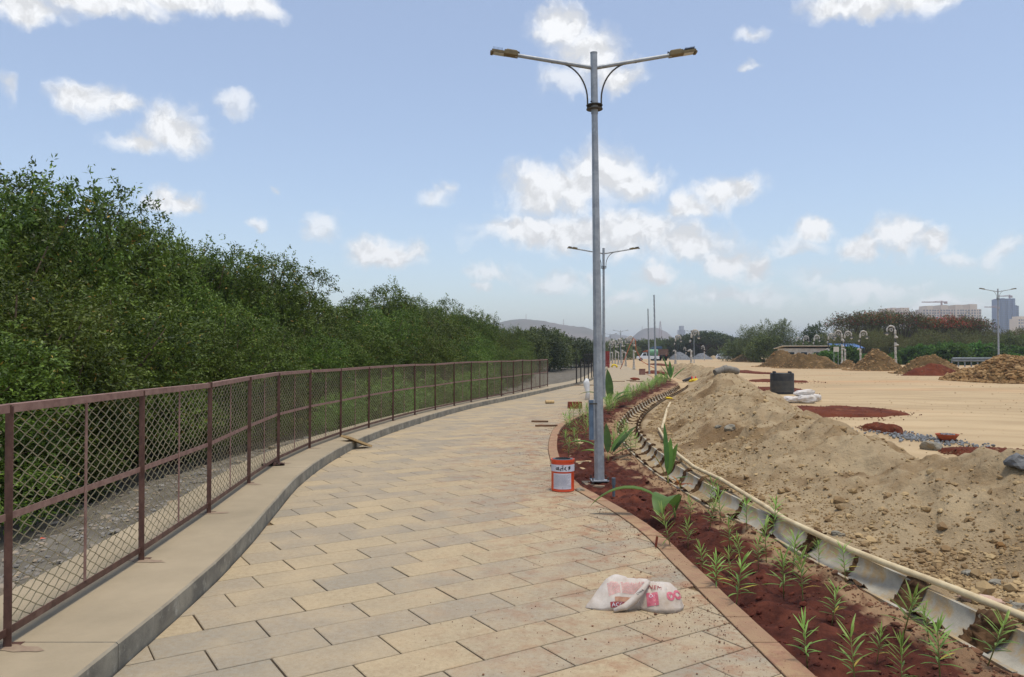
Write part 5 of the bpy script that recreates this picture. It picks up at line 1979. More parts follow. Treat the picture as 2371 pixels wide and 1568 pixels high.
M['rag'] = pm('dark_rag', S(52, 40, 38), S(70, 52, 48), 10, 0.95)
for i, (px, py, w, z, lab) in enumerate([(632, 1078, 0.30, KZ, 'dark folded rag under the fence on the kerb'), (1155, 915, 0.35, KZ, 'dark rag lying by the fence farther on'), (1300, 896, 0.55, 0.0, 'dark sheet lying on the paving past the fence end')]):
    q = P(px, py, z)
    n = 12
    V = [((u / n - 0.5) * w, (v / n - 0.5) * w * 0.5, 0.006 + 0.03 * abs(float(fbm(u * 0.4 + i * 5, v * 0.4, oct=3, seed=i))) * (1 + 1.5 * math.exp(-((u / n - 0.6) * 5) ** 2))) for u in range(n + 1) for v in range(n + 1)]
    F = [(u * (n + 1) + v, (u + 1) * (n + 1) + v, (u + 1) * (n + 1) + v + 1, u * (n + 1) + v + 1) for u in range(n) for v in range(n)]
    o = link('rag', np_mesh('rag', V, F, M['rag'], True), None, (q.x, q.y, z), (0, 0, 0.3))
    tag(o, lab, 'rag')
for i, (px, py, l, a, lab) in enumerate([(1265, 988, 0.5, 0.1, 'broken brown sticks on the paving near the curved edging'), (1250, 978, 0.4, -0.1, 'thin dark stick on the paving behind other sticks'), (1425, 884, 1.1, 0.05, 'loose timber batten on the far paving, left one'),
                                         (1462, 882, 0.7, 0.5, 'loose timber batten on the far paving, middle one'), (1474, 884, 0.8, -0.4, 'loose timber batten on the far paving, right one'), (1360, 893, 2.2, 0.03, 'long dark batten lying at the foot of the bare fence posts')]):
    q = P(px, py, 0.0)
    o = MB().box((0, 0, 0.022), (l, 0.05, 0.035)).build('timber_batten', M['old_wood'], None, loc=(q.x, q.y, 0.002), rot=(0, 0, a))
    tag(o, lab, 'batten', 'battens on the paving')
q = P(1487, 868, 0.0)
M['crate_red'] = pm('faded_red_plastic', S(150, 110, 96), S(130, 92, 80), 6, 0.7)
e = empty('plastic_crate', (q.x, q.y, 0))
MB().prism([(-0.14, -0.14), (0.14, -0.14), (0.14, 0.14), (-0.14, 0.14)], 0.02, 0.05).build('bottom', M['crate_red'], e)
for sx, sy, l, w in ((0.15, 0, 0.02, 0.32), (-0.15, 0, 0.02, 0.32), (0, 0.15, 0.28, 0.02), (0, -0.15, 0.28, 0.02)):
    MB().box((sx, sy, 0.18), (l, w, 0.34)).build('side', M['crate_red'], e)
MB().box((0, -0.168, 0.34), (0.34, 0.016, 0.03)).build('rim', M['crate_red'], e)
e.scale = (1.3, 1.3, 1.3)
tag(e, 'faded reddish square tub on the far paving before the bare poles', 'tub')
q = P(1470, 880, 0.0)
o = MB().blob((q.x, q.y, 0.06), (0.28, 0.15, 0.1), 12, 2, 0.4).build('laterite_block', M['laterite'], None)
tag(o, 'rough red stone block on the far paving beside the battens', 'block')
q = P(1372, 935, 0.0)
o = MB().tube([(0, 0, 0), (0.02, 0, 0.25), (-0.03, 0.02, 0.6), (0.0, 0.0, 0.75)], [0.1, 0.07, 0.12, 0.05], 7).build('plastic_bundle', M['white_paint'], None, True, loc=(q.x + 0.02, q.y + 2.0, 0))
tag(o, 'white plastic-wrapped bundle peeping out left of the near pole', 'bundle')
q = P(118, 1205, -0.1)
o = MB().box((0, 0, 0.08), (0.2, 0.14, 0.14), (0.2, 0.3, 0.5), 0.8).build('broken_brick', M['orange'], None, loc=(-4.55, 7.55, -0.33))
tag(o, 'broken orange-red brick on the shale behind the fence', 'brick')

# ------------------------------------------------------------------ water tank, cement bags, basin on the sand
q = P(1811, 910, 0.0)
tk = empty('water_tank', (q.x, q.y, -0.03))
prof = [(0.001, 0.0), (0.45, 0.0), (0.47, 0.02)]
for k in range(14):
    z = 0.06 + k * 0.052
    prof += [(0.468, z), (0.478, z + 0.012), (0.478, z + 0.03), (0.468, z + 0.042)]
prof += [(0.472, 0.80), (0.476, 0.83), (0.44, 0.86), (0.43, 0.84), (0.40, 0.78), (0.001, 0.76)]
MB().lathe(prof, 40).build('body', M['plastic_black'], tk, True, 35)
M['tank_band'] = pm('dusty_plastic', S(112, 108, 96), S(140, 132, 112), 6, 0.8)
for k in range(9):
    z = 0.105 + k * 0.052
    MB().lathe([(0.468, z), (0.4725, z + 0.001), (0.4725, z + 0.012), (0.468, z + 0.013)], 40).build('dusty_rib', M['tank_band'], tk, True)
for a in range(4):
    MB().box((0.43 * math.cos(a * 1.571 + 0.5), 0.43 * math.sin(a * 1.571 + 0.5), 0.88), (0.11, 0.08, 0.09), (0, 0, a * 1.571 + 0.5), 0.85).build('lifting_lug', M['plastic_black'], tk)
tag(tk, 'open black ribbed plastic water tank standing on the sand', 'water tank')
M['bag'] = pm('white_woven_bag', S(214, 210, 204), S(186, 176, 162), 4, 0.75, 0.4, 12, bdist=0.03)


def bag(px, py, zoff, L_, W2, H2, rz, label, seed, dx=0, dy=0, tilt=0.0):
    V0, F0 = ico(4)
    p4 = 0.62
    s = np.sign(V0) * np.abs(V0) ** p4
    V = s * np.array([L_ / 2, W2 / 2, H2 / 2])
    pin = 1 - 0.25 * np.clip(np.abs(V0[:, 0]) - 0.6, 0, 1) * 1.5
    V[:, 1] *= pin
    V[:, 2] *= 1 - 0.45 * np.clip(np.abs(V0[:, 0]) - 0.55, 0, 1) * 2
    V += V0 * (0.03 * fbm(V0[:, 0] * 2 + seed, V0[:, 1] * 3, V0[:, 2] * 3, 4, seed))[:, None]
    q = P(px, py, 0.0)
    o = link('cement_bag', np_mesh('cement_bag', V, F0, M['bag'], True), None, (q.x + dx, q.y + dy, zoff), (0, tilt, rz))
    tag(o, label, 'bag', 'white bags beside the tank')


bag(1838, 930, 0.07, 0.62, 0.42, 0.22, 0.2, 'leftmost flattened white bag on the sand beside the tank', 1, dy=0.1)
bag(1868, 930, 0.09, 0.66, 0.42, 0.26, 0.1, 'full white bag at the front of the heap beside the tank', 2)
bag(1888, 926, 0.08, 0.46, 0.4, 0.24, 0.8, 'rightmost white bag leaning against the heap beside the tank', 3, dy=0.05)
bag(1868, 930, 0.29, 0.70, 0.4, 0.2, 0.15, 'white bag lying on top of the others beside the tank', 4, dx=0.0, dy=0.22, tilt=-0.12)
q = P(2193, 1016, 0.0)
bs = empty('basin', (q.x, q.y, -0.03))
M['terracotta'] = pm('orange_plastic_basin', S(178, 92, 60), S(156, 78, 52), 5, 0.7)
MB().lathe([(0.001, 0.0), (0.11, 0.0), (0.14, 0.02), (0.19, 0.09), (0.20, 0.105), (0.207, 0.108), (0.207, 0.122), (0.195, 0.122), (0.175, 0.09), (0.13, 0.03), (0.001, 0.022)], 32).build('bowl', M['terracotta'], bs, True, 40)
cl = np.random.default_rng(3).uniform(-0.11, 0.11, size=(26, 3)); cl[:, 2] = 0.10 + 0.02 * rng.uniform(size=26)
o = clods('stones', cl, np.full(26, 0.035), M['bluestone'], 1, 0.7, None, 4, parent=bs)
tag(bs, 'orange-brown basin of grey stones on the sand', 'basin')


# ------------------------------------------------------------------ mounds and patches
def mound(name, cx, cy, rx, ry, h, mat, label, seed, rz=0.0, rough=0.2, n=56, peak=1.4, stones=None, nst=0, cat='mound', group=None, base=-0.08, tint=False, jag=0.16):
    g = np.random.default_rng(seed)
    V = [(0, 0, 0)]
    nr = n // 2
    for i in range(1, nr + 1):
        for k in range(n):
            a = 2 * math.pi * k / n
            r = i / nr
            V.append((r * math.cos(a), r * math.sin(a), 0))
    V = np.array(V)
    rr = np.hypot(V[:, 0], V[:, 1])
    X, Y = V[:, 0] * rx, V[:, 1] * ry
    edge = 1 - jag * 0.6 + jag * fbm(V[:, 0] * 1.7 + seed, V[:, 1] * 1.7, oct=4, seed=seed)
    r2 = np.clip(rr / edge, 0, 1)
    f = max(rx, ry)
    Z = h * (np.cos(r2 * math.pi) * 0.5 + 0.5) ** (1 / peak) * (1 + rough * fbm(X * 3 / f + seed, Y * 3 / f, oct=4, seed=seed + 2)) + 0.05 * h * fbm(X * 14 / f, Y * 14 / f, oct=3, seed=seed + 5) * (r2 < 0.95)
    Z = Z * np.clip((1 - r2) * 6, 0, 1) + base * (1 - np.clip((1 - r2) * 6, 0, 1))
    V = np.stack([X, Y, Z], -1)
    F3 = [(0, 1 + k, 1 + (k + 1) % n) for k in range(n)]
    F4 = [(1 + i * n + k, 1 + (i + 1) * n + k, 1 + (i + 1) * n + (k + 1) % n, 1 + i * n + (k + 1) % n) for i in range(nr - 1) for k in range(n)]
    mb = MB(); mb.v = [tuple(v) for v in V]; mb.f = F3 + F4
    e = empty(name, (cx, cy, 0), (0, 0, rz))
    mb.build('heap', M[mat], e, True)
    if nst:
        a = g.uniform(0, 2 * math.pi, nst); r = np.sqrt(g.uniform(0, 1.1, nst))
        x, y = r * np.cos(a), r * np.sin(a)
        bv = BVHTree.FromPolygons([Vector(v) for v in mb.v], mb.f)
        P3, SZ = [], []
        for i in range(nst):
            hit = bv.ray_cast(Vector((x[i] * rx, y[i] * ry, 50)), Vector((0, 0, -1)))
            z = hit[0].z if hit[0] is not None else -0.03
            P3.append((x[i] * rx, y[i] * ry, max(z, -0.03)))
            SZ.append(stones * g.uniform(0.4, 1.0) * (1.8 if g.uniform() < 0.07 else 1))
        clods('clods', np.array(P3), np.array(SZ), M['clod_brown'] if mat == 'mound' else (M['clod_red'] if mat == 'mound_red' else M['bluestone']), 1, 0.8, g.uniform(0, 1, nst), seed, parent=e)
    tag(e, label, cat, group)
    return e


def mnd(x0, x1, ytop, ybase, **kw):
    q = P((x0 + x1) / 2, ybase, 0.0)
    rx = (x1 - x0) / 2 / FPX * q.y
    ry = kw.pop('ry', rx * 0.8)
    Yc = q.y + ry * 0.8
    h = H_EYE + (HOR - ytop) / FPX * Yc
    return mound(kw.pop('name', 'soil_mound'), (x0 + x1) / 2 / FPX * Yc - CX / FPX * Yc, Yc, rx * Yc / q.y * 1.05, ry, h, **kw)


G_ = 'brown soil mounds across the ground'
mnd(1690, 1775, 820, 838, mat='mound', label='lowest and farthest brown soil mound, right of the white car', seed=1, stones=0.14, nst=300, group=G_, ry=8)
mnd(1752, 1875, 815, 850, mat='mound', label='broad brown soil mound, left half of the long double heap', seed=2, stones=0.12, nst=700, group=G_, ry=5)
mnd(1795, 1945, 816, 853, mat='mound', label='broad brown soil mound, right half of the long double heap', seed=3, stones=0.12, nst=700, group=G_, ry=4.5)
mnd(1935, 1990, 836, 851, mat='mound', label='small low brown mound between the double heap and peaked mound', seed=4, stones=0.12, nst=300, group=G_, ry=2)
mnd(1966, 2092, 810, 858, mat='mound', label='peaked brown soil mound before the hedge, left of the lantern', seed=5, stones=0.14, nst=900, group=G_, ry=4, peak=1.0)
mnd(2076, 2226, 823, 866, mat='mound', label='rounded brown soil mound behind the low dark red mound', seed=6, stones=0.13, nst=900, group=G_, ry=3.6)
mnd(2080, 2240, 843, 869, mat='mound_red', label='low dark red soil mound in front of the brown ones', seed=7, stones=0.06, nst=150, group=G_, ry=1.6)
mnd(2195, 2330, 852, 882, mat='mound', label='low stony skirt of clods left of the rightmost big mound', seed=8, stones=0.17, nst=900, group=G_, ry=2.2, peak=2.0)
mnd(2235, 2480, 822, 887, mat='mound', label='large cloddy brown mound at the right edge', seed=9, stones=0.19, nst=2200, group=G_, ry=4.5)
mnd(1668, 1718, 790 + 32, 842, mat='gravel', label='grey gravel heap, the left of two behind the lantern posts', seed=10, group='grey gravel heaps', ry=4, cat='gravel heap', name='gravel_heap', stones=0.12, nst=150) if False else None
mnd(1660, 1712, 815, 833.5, mat='gravel', label='grey gravel heap by the truck, left of two', seed=11, group='grey gravel heaps', ry=5, cat='gravel heap', name='gravel_heap') if False else None
for i, (x0, x1, yt, yb, lab) in enumerate([(1546, 1600, 816, 833, 'grey gravel heap right beside the truck'), (1598, 1650, 818, 832, 'grey gravel heap, the right of two beyond the lantern posts')]):
    mnd(x0, x1, yt, yb, mat='gravel', label=lab, seed=11 + i, group='grey gravel heaps', ry=6, cat='gravel heap', name='gravel_heap', rough=0.08)
mnd(1640, 1662, 823, 831, mat='heap', label='low tan soil heap left of the white car', seed=15, group='grey gravel heaps', ry=4, cat='soil heap', name='soil_heap')


def patch_flat(x0, x1, y0, y1, label, seed, h=0.06, mat='mound_red', nst=250, st=0.03):
    a, b = P((x0 + x1) / 2, y1, 0), P((x0 + x1) / 2, y0, 0)
    cy = (a.y + b.y) / 2
    ry = (b.y - a.y) / 2
    cx = ((x0 + x1) / 2 - CX) / FPX * cy
    rx = (x1 - x0) / 2 / FPX * cy
    mound('soil_patch', cx, cy, rx * 1.06, ry * 1.1, h, mat, label, seed, 0, 0.5, 64, 2.2, st, nst, 'soil patch', 'red soil patches on the sand', base=-0.10, jag=0.36)


patch_flat(1752, 2085, 938, 968, 'wide flat patch of red soil on the sand below the bags', 21, 0.10)
patch_flat(1730, 1860, 894, 911, 'red soil patch behind and left of the tank, nearer one', 22, 0.10)
patch_flat(1715, 1890, 878, 886, 'red soil patch behind the tank, farther one', 23, 0.06)
patch_flat(1705, 1775, 858, 866, 'thin red soil patch on the far sand beyond the grey pipe', 24, 0.10)
patch_flat(2002, 2085, 984, 1002, 'small steep red soil heap behind the bank, left of the basin', 25, 0.12, nst=150)
patch_flat(2190, 2420, 1036, 1056, 'red soil strip behind the bank at the right edge', 26, 0.04)
patch_flat(1515, 1560, 842, 850, 'small red soil patch beyond the far poles', 27, 0.15)
patch_flat(1495, 1545, 860, 867, 'small red soil patch by the foot of the bare poles', 28, 0.15)
n = 340
a, b = P(2060, 1000, 0), P(2250, 1024, 0)
g3 = np.random.default_rng(8)
t = g3.uniform(0, 1, n)
xx = np.interp(t, [0, 1], [P(2050, 1000, 0).x, P(2230, 1022, 0).x]) + g3.normal(0, 0.22, n)
yy = np.interp(t, [0, 1], [P(2050, 1000, 0).y, P(2230, 1022, 0).y]) + g3.normal(0, 0.55, n)
clods('bluestone_gravel', np.stack([xx, yy, np.full(n, -0.03)], -1), g3.uniform(0.015, 0.05, n), M['bluestone'], 1, 0.8, None, 12)
# litter of small clods over the sand
n = 1100
yy = g3.uniform(0, 1, n) ** 1.5 * 60 + 9
xx = crestX(np.clip(yy, 0, 52)) + 1.2 + g3.uniform(0, 1, n) * (0.62 * yy)
clods('sand_litter', np.stack([xx, yy, np.full(n, -0.05)], -1), g3.uniform(0.008, 0.028, n) * (1 + yy / 90), M['clod'], 1, 0.45, None, 14)

# pipes and tarpaulins lying on the bank
M['grey_plastic'] = pm('grey_corrugated_plastic', S(138, 132, 120), S(112, 107, 98), 6, 0.7)
M['tarp_dark'] = pm('dark_hose', S(66, 64, 64), S(52, 52, 54), 6, 0.7)
M['teal'] = pm('teal_plastic', S(60, 128, 112), None, rough=0.5)
M['red_plastic'] = pm('red_plastic', S(206, 52, 44), None, rough=0.5)
q = on_heap(1660, 866); q2 = on_heap(1705, 866)
A, B = PD(1655, 860, q.y), PD(1708, 858, q.y + 0.4)
pts = [A.lerp(B, t / 8) + Vector((0, 0, 0.10 * math.sin(math.pi * t / 8) - 0.04)) for t in range(9)]
e = empty('corrugated_pipe', (0, 0, 0))
MB().tube(pts, [0.10, 0.12, 0.105, 0.12, 0.105, 0.12, 0.105, 0.12, 0.10], 14).build('pipe', M['grey_plastic'], e, True, 40)
MB().tube([pts[3], pts[3] + Vector((0.13, 0, 0.02))], 0.135, 14).build('joint_sleeve', M['grey_plastic'], e, True, 40)
tag(e, 'bent grey pipe lying on top of the far soil bank', 'pipe')
A, B = on_heap(1582, 884), on_heap(1645, 866)
pts = [A.lerp(B, t / 6) + Vector((0, 0, 0.06 + 0.05 * math.sin(math.pi * t / 6))) for t in range(7)]
o = MB().tube(pts, [0.06, 0.09, 0.1, 0.1, 0.09, 0.08, 0.06], 10).build('rolled_sheet', M['tarp_dark'], None, True)
tag(o, 'dark rolled sheet lying across the far end of the bank', 'rolled sheet')
pts = [p_ + Vector((0.2, -0.1, 0.06)) for p_ in pts[3:]]
o = MB().tube(pts, 0.05, 8).build('teal_hose', M['teal'], None, True)
tag(o, 'teal plastic hose beside the dark rolled sheet', 'hose')
q = on_heap(1606, 884)
o = MB().blob((q.x, q.y, q.z + 0.05), (0.26, 0.16, 0.12), 5, 3, 0.5).build('plastic_scrap', M['yellow'], None, True)
tag(o, 'bright yellow plastic bag at the far end of the bank', 'plastic bag')
for i, dx in enumerate((-0.07, 0.14)):
    o = MB().lathe([(0.001, 0), (0.05, 0), (0.055, 0.02), (0.03, 0.22), (0.001, 0.24)], 12, (q.x + dx, q.y + 0.1, q.z + 0.08)).build('red_cone', M['red_plastic'], None, True)
    tag(o, 'small red plastic cone on the yellow bag, %s one' % ('left' if i == 0 else 'right'), 'cone', 'red cones on the bank')
M['thin_plastic'] = pm('thin_pinkish_plastic', S(206, 176, 152), S(180, 146, 122), 8, 0.4, spec=0.5)
q = on_heap(2262, 1392)
V0, F0 = ico(3)
wv_ = 1 + 0.35 * fbm(V0[:, 0] * 2.2, V0[:, 1] * 2.2, V0[:, 2] * 2.2, 4, 5)
o = link('plastic_scrap', np_mesh('plastic_scrap', V0 * wv_[:, None] * np.array([0.13, 0.06, 0.035]), F0, M['thin_plastic'], True), None, (q.x, q.y, q.z + 0.02), (0, 0, R(-30)))
tag(o, 'crumpled pinkish thin plastic under the cream pipe at lower right', 'plastic scrap')
tag(bk, 'orange paint bucket with white printed label, beside the nearest lamp post', 'bucket')

# ------------------------------------------------------------------ wrapped ornamental lanterns
M['wrap'] = pm('white_plastic_wrap', S(196, 190, 178), S(164, 158, 146), 5, 0.6, 0.4, 14, bdist=0.03)
M['lantern_black'] = pm('lantern_black', S(44, 44, 48), S(58, 58, 60), 6, 0.5)


def lantern(seed, flip=1):
    g = np.random.default_rng(seed)
    e = empty('wrapped_lantern', (0, 0, 0))
    MB().lathe([(0.001, 0), (0.13, 0), (0.13, 0.12), (0.09, 0.2), (0.085, 0.6), (0.06, 0.75), (0.055, 2.0), (0.05, 3.9), (0.03, 4.0), (0.001, 4.06)], 12).build('post', M['lantern_black'], e, True)
    for k in range(9):
        z = 0.05 + k * 0.4 + g.uniform(-0.05, 0.05)
        if k in (6,) or g.uniform() < 0.08:
            continue
        r = 0.16 if k < 1 else (0.13 if k < 2 else 0.10)
        prof = [(0.03, z)] + [(r * g.uniform(0.85, 1.25), z + 0.4 * t) for t in (0.02, 0.25, 0.5, 0.75, 0.95)] + [(0.03, z + 0.4)]
        MB().lathe(prof, 9).build('wrapping', M['wrap'], e, True)
    pts = []
    for k in range(17):
        a = math.pi * 1.12 - k / 16 * math.pi * 1.25
        pts.append((flip * (0.36 + 0.36 * math.cos(a)), 0, 3.62 + 0.40 * math.sin(a) + 0.05))
    MB().tube([(0, 0, 3.35)] + pts, [0.07] + [0.075 + 0.03 * float(vnoise(k * 0.9, seed)) for k in range(17)], 7).build('crook', M['wrap'], e, True)
    sc_ = [(flip * (0.34 + 0.19 * (1 - k / 26) * math.cos(k * 0.42)), 0, 3.66 + 0.2 * (1 - k / 26) * math.sin(k * 0.42)) for k in range(18)]
    MB().tube(sc_, 0.05, 6).build('scroll', M['wrap'], e, True)
    MB().lathe([(0.03, 0.14), (0.06, 0.12), (0.30, 0.02), (0.31, 0.0), (0.02, 0.01)], 14, (flip * 0.72, 0, 3.32)).build('lamp_shade', M['lantern_black'], e, True)
    MB().lathe([(0.001, -0.16), (0.07, -0.15), (0.12, -0.09), (0.13, 0.0), (0.02, 0.01)], 12, (flip * 0.72, 0, 3.31)).build('globe', M['white_paint'], e, True)
    MB().tube([(flip * 0.72, 0, 3.45), (flip * 0.72, 0, 3.62)], 0.03, 6).build('hanger', M['lantern_black'], e)
    for k in range(3):
        pl = MB()
        z = g.uniform(2.0, 3.3)
        d = Vector((-flip * g.uniform(0.15, 0.4), g.uniform(-0.1, 0.1), -g.uniform(0.05, 0.2)))
        pl.tube([(0, 0, z), Vector((0, 0, z)) + d * 0.6, Vector((0, 0, z)) + d], [0.06, 0.1, 0.04], 6)
        pl.build('loose_wrapping', M['wrap'], e, True)
    return e


def far_at(px, ybase, h_px, H=4.06):
    """distance from base row, scale from pixel height"""
    q = P(px, ybase, 0.0)
    return q, h_px / FPX * q.y / H


L_A, L_B = lantern(1, 1), lantern(2, -1)
LG = 'plastic-wrapped ornamental lanterns'
spots = [(1564, 846, 70, 0, 'wrapped ornamental lantern, left of the pair standing on the sand'), (1600, 857, 94, 0, 'wrapped ornamental lantern at the near end of the sand, larger of the pair'),
         (1468, 856, 78, 1, 'wrapped ornamental lantern with orange hose by the far path'), (1449, 848, 66, 0, 'wrapped lantern of the path row, second from the right'), (1440, 846, 62, 1, 'wrapped lantern of the path row, third from the right'),
         (1432, 844, 58, 0, 'wrapped lantern of the path row, fourth from the right'), (1425, 843, 55, 1, 'wrapped lantern of the path row, fifth from the right'), (1418, 842, 53, 0, 'wrapped lantern of the path row, sixth from the right'),
         (1411, 841, 51, 0, 'wrapped lantern of the path row, leftmost'), (1588, 832, 28, 1, 'small faraway lantern between the two gravel heaps'), (1631, 834, 34, 1, 'small faraway lantern right of the gravel heaps'),
         (1694, 832, 30, 1, 'small faraway lantern beside the white car'),
         (2074, 850, 96, 1, 'tallest wrapped lantern at the right, before the hedge'), (1993, 848, 82, 0, 'wrapped lantern rising behind the peaked brown mound'), (1957, 847, 80, 0, 'wrapped lantern, right one of the close pair'),
         (1950, 845, 80, 1, 'wrapped lantern, left one of the close pair'), (1919, 844, 72, 0, 'wrapped lantern right of the hut roof'), (1886, 842, 66, 0, 'wrapped lantern before the hut roof'),
         (1862, 840, 62, 0, 'wrapped lantern left of the hut roof'), (1845, 839, 58, 0, 'wrapped lantern of the right row, seventh from the left'), (1831, 838, 54, 0, 'wrapped lantern of the right row, sixth from the left'),
         (1823, 837, 51, 0, 'wrapped lantern of the right row, fifth from the left'), (1815, 837, 49, 0, 'wrapped lantern of the right row, fourth from the left'), (1808, 836, 47, 0, 'wrapped lantern of the right row, third from the left'),
         (1799, 836, 45, 0, 'wrapped lantern of the right row, second from the left'), (1792, 836, 43, 1, 'wrapped lantern of the right row, leftmost')]
usedA = usedB = False
for i, (px, yb, hp, k, lab) in enumerate(spots):
    q, s = far_at(px, yb, hp)
    src = (L_A, L_B)[k]
    if (k == 0 and not usedA) or (k == 1 and not usedB):
        o = src
        usedA, usedB = usedA or k == 0, usedB or k == 1
    else:
        o = copy_tree(src)
    o.location = (q.x, q.y, -0.05)
    o.scale = (s, s, s)
    o.rotation_euler = (0, R(g.uniform(-1, 1)), g.uniform(-0.5, 0.5))
    tag(o, lab, 'lantern', LG)
# orange hose thrown over one lantern
M['hose'] = pm('orange_hose', S(196, 104, 66), S(176, 92, 60), 6, 0.6)
q, s = far_at(1468, 856, 78)
pts = [(-1.7, 0, 0.05), (-1.2, 0, 1.2), (-0.5, 0, 3.0), (-0.1, 0, 3.75), (0.12, 0, 3.6), (0.2, 0, 2.4), (0.9, 0, 1.0), (1.8, 0, 0.5), (2.6, 0, 0.1)]
o = MB().tube([Vector(p_) * s + q + Vector((0, -0.25, 0)) for p_ in pts], 0.035, 6).build('orange_hose', M['hose'], None, True)
tag(o, 'orange hose hanging over the lantern by the far path', 'hose')

# ------------------------------------------------------------------ vehicles
M['car_white'] = pm('white_car_paint', S(214, 218, 222), None, rough=0.3, spec=0.6)
M['glass'] = pm('car_glass', S(40, 50, 58), None, rough=0.08, spec=0.7)
M['tyre'] = pm('tyre_rubber', S(30, 30, 30), None, rough=0.9)
M['rim'] = pm('wheel_rim', S(150, 152, 154), None, rough=0.4, metal=0.6)
M['dumper'] = pm('rusty_dump_body', S(132, 104, 88), S(108, 84, 72), 2, 0.8)
M['cab_blue'] = pm('blue_truck_cab', S(74, 96, 118), None, rough=0.5)
M['green_tank'] = pm('green_tank', S(96, 140, 108), None, rough=0.5)
M['headlight'] = pm('headlight_glass', S(200, 206, 210), None, rough=0.15, spec=0.6)


def wheel(parent, x, y, r=0.34, w=0.2):
    t = MB()
    n = 20
    V = [(x + rr * math.cos(2 * math.pi * k / n), yy, r + rr * math.sin(2 * math.pi * k / n)) for yy, rr in ((y - w / 2, r * 0.62), (y - w / 2, r * 0.94), (y - w * 0.35, r), (y + w * 0.35, r), (y + w / 2, r * 0.94), (y + w / 2, r * 0.62)) for k in range(n)]
    F = [(i * n + k, i * n + (k + 1) % n, (i + 1) * n + (k + 1) % n, (i + 1) * n + k) for i in range(5) for k in range(n)]
    t.add(V, F)
    o = t.build('wheel', M['tyre'], parent, True, 40)
    rm = MB().tube([(x, y - w * 0.42, r), (x, y + w * 0.42, r)], r * 0.6, 14)
    rm.build('rim', M['rim'], o)


def suv(loc, rz, label):
    e = empty('parked_car', loc, (0, 0, rz))
    prof = [(-2.1, 0.32), (-2.15, 0.62), (-2.05, 0.95), (-1.85, 1.02), (2.0, 0.86), (2.12, 0.7), (2.15, 0.4), (2.05, 0.3), (1.75, 0.28), (1.68, 0.52), (1.4, 0.68), (1.1, 0.52), (1.03, 0.28), (-0.95, 0.28), (-1.02, 0.52), (-1.3, 0.68), (-1.6, 0.52), (-1.68, 0.28)]
    prof = [(-2.1, 0.32), (-2.15, 0.62), (-2.05, 0.96), (-0.1, 1.0), (1.0, 0.97), (1.9, 0.84), (2.12, 0.68), (2.15, 0.4), (2.0, 0.26), (-1.95, 0.26)]
    MB().prism(prof, -0.86, 0.86, 'y').build('body', M['car_white'], e)
    cab = MB()
    lo = [(-2.0, 0.95), (1.05, 0.965)]
    V = []
    for yy, top in ((0.84, 0.66), (-0.84, -0.66)):
        V += [(-2.02, yy, 0.94), (1.1, yy, 0.95), (0.35, top, 1.5), (-0.5, top, 1.56), (-1.6, top, 1.5)]
    cab.add(V, [(0, 1, 2, 3, 4), (9, 8, 7, 6, 5), (1, 6, 7, 2), (2, 7, 8, 3), (3, 8, 9, 4), (4, 9, 5, 0)])
    cab.build('cabin', M['car_white'], e)
    for s in (-1, 1):
        y1, y2 = s * 0.836, s * 0.69
        w = MB()
        for pts in ([(-1.75, 1.0), (-0.55, 1.0), (-0.55, 1.44), (-1.5, 1.42)], [(-0.48, 1.0), (0.88, 1.0), (0.3, 1.44), (-0.48, 1.45)]):
            w = MB()
            def yy_(z):
                return s * (0.84 - (z - 0.95) / 0.57 * 0.18 + 0.012)
            w.add([(x, yy_(z), z) for x, z in pts], [(0, 1, 2, 3)])
            w.build('window', M['glass'], e)
        MB().box((0.75, s * 0.95, 1.02), (0.12, 0.18, 0.13)).build('mirror', M['car_white'], e)
        MB().box((2.04, s * 0.62, 0.74), (0.16, 0.3, 0.14)).build('headlight', M['headlight'], e)
        for x in (-1.3, 1.38):
            wheel(e, x, s * 0.8)
    MB().add([(1.07, 0.72, 0.985), (1.07, -0.72, 0.985), (0.40, -0.6, 1.475), (0.40, 0.6, 1.475)], [(0, 1, 2, 3)]).build('windscreen', M['glass'], e)
    e.children[-1].location = (0.02, 0, 0.012)
    MB().box((2.15, 0, 0.52), (0.06, 0.9, 0.16)).build('grille', M['plastic_black'], e)
    tag(e, label, 'car')
    return e


q = P(1677, 832, 0.0)
suv((q.x, q.y, -0.05), R(-32), 'white car parked on the sand far across the ground')
# dump truck seen from behind
q = P(1534, 835, 0.0)
tr_ = empty('dump_truck', (q.x, q.y, -0.05), (0, 0, R(4)))
MB().prism([(-1.25, 1.3), (1.25, 1.3), (1.3, 2.6), (-1.3, 2.6)], 0.0, 4.6, 'y').build('dump_body', M['dumper'], tr_)
for x in (-1.28, -0.45, 0.45, 1.28):
    MB().box((x, -0.04, 1.95), (0.08, 0.08, 1.28)).build('body_rib', M['dumper'], tr_)
for z in (1.38, 2.52):
    MB().box((0, -0.05, z), (2.6, 0.1, 0.12)).build('tailgate_rail', M['dumper'], tr_)
MB().box((0, 2.5, 1.1), (0.9, 6.4, 0.25)).build('chassis', M['black_steel'], tr_)
MB().box((0, 5.7, 2.0), (2.4, 1.7, 2.1), None, 0.94).build('cab', M['cab_blue'], tr_)
MB().box((0, 4.5, 3.05), (2.2, 0.5, 0.5), None, 0.9).build('headboard', M['cab_blue'], tr_)
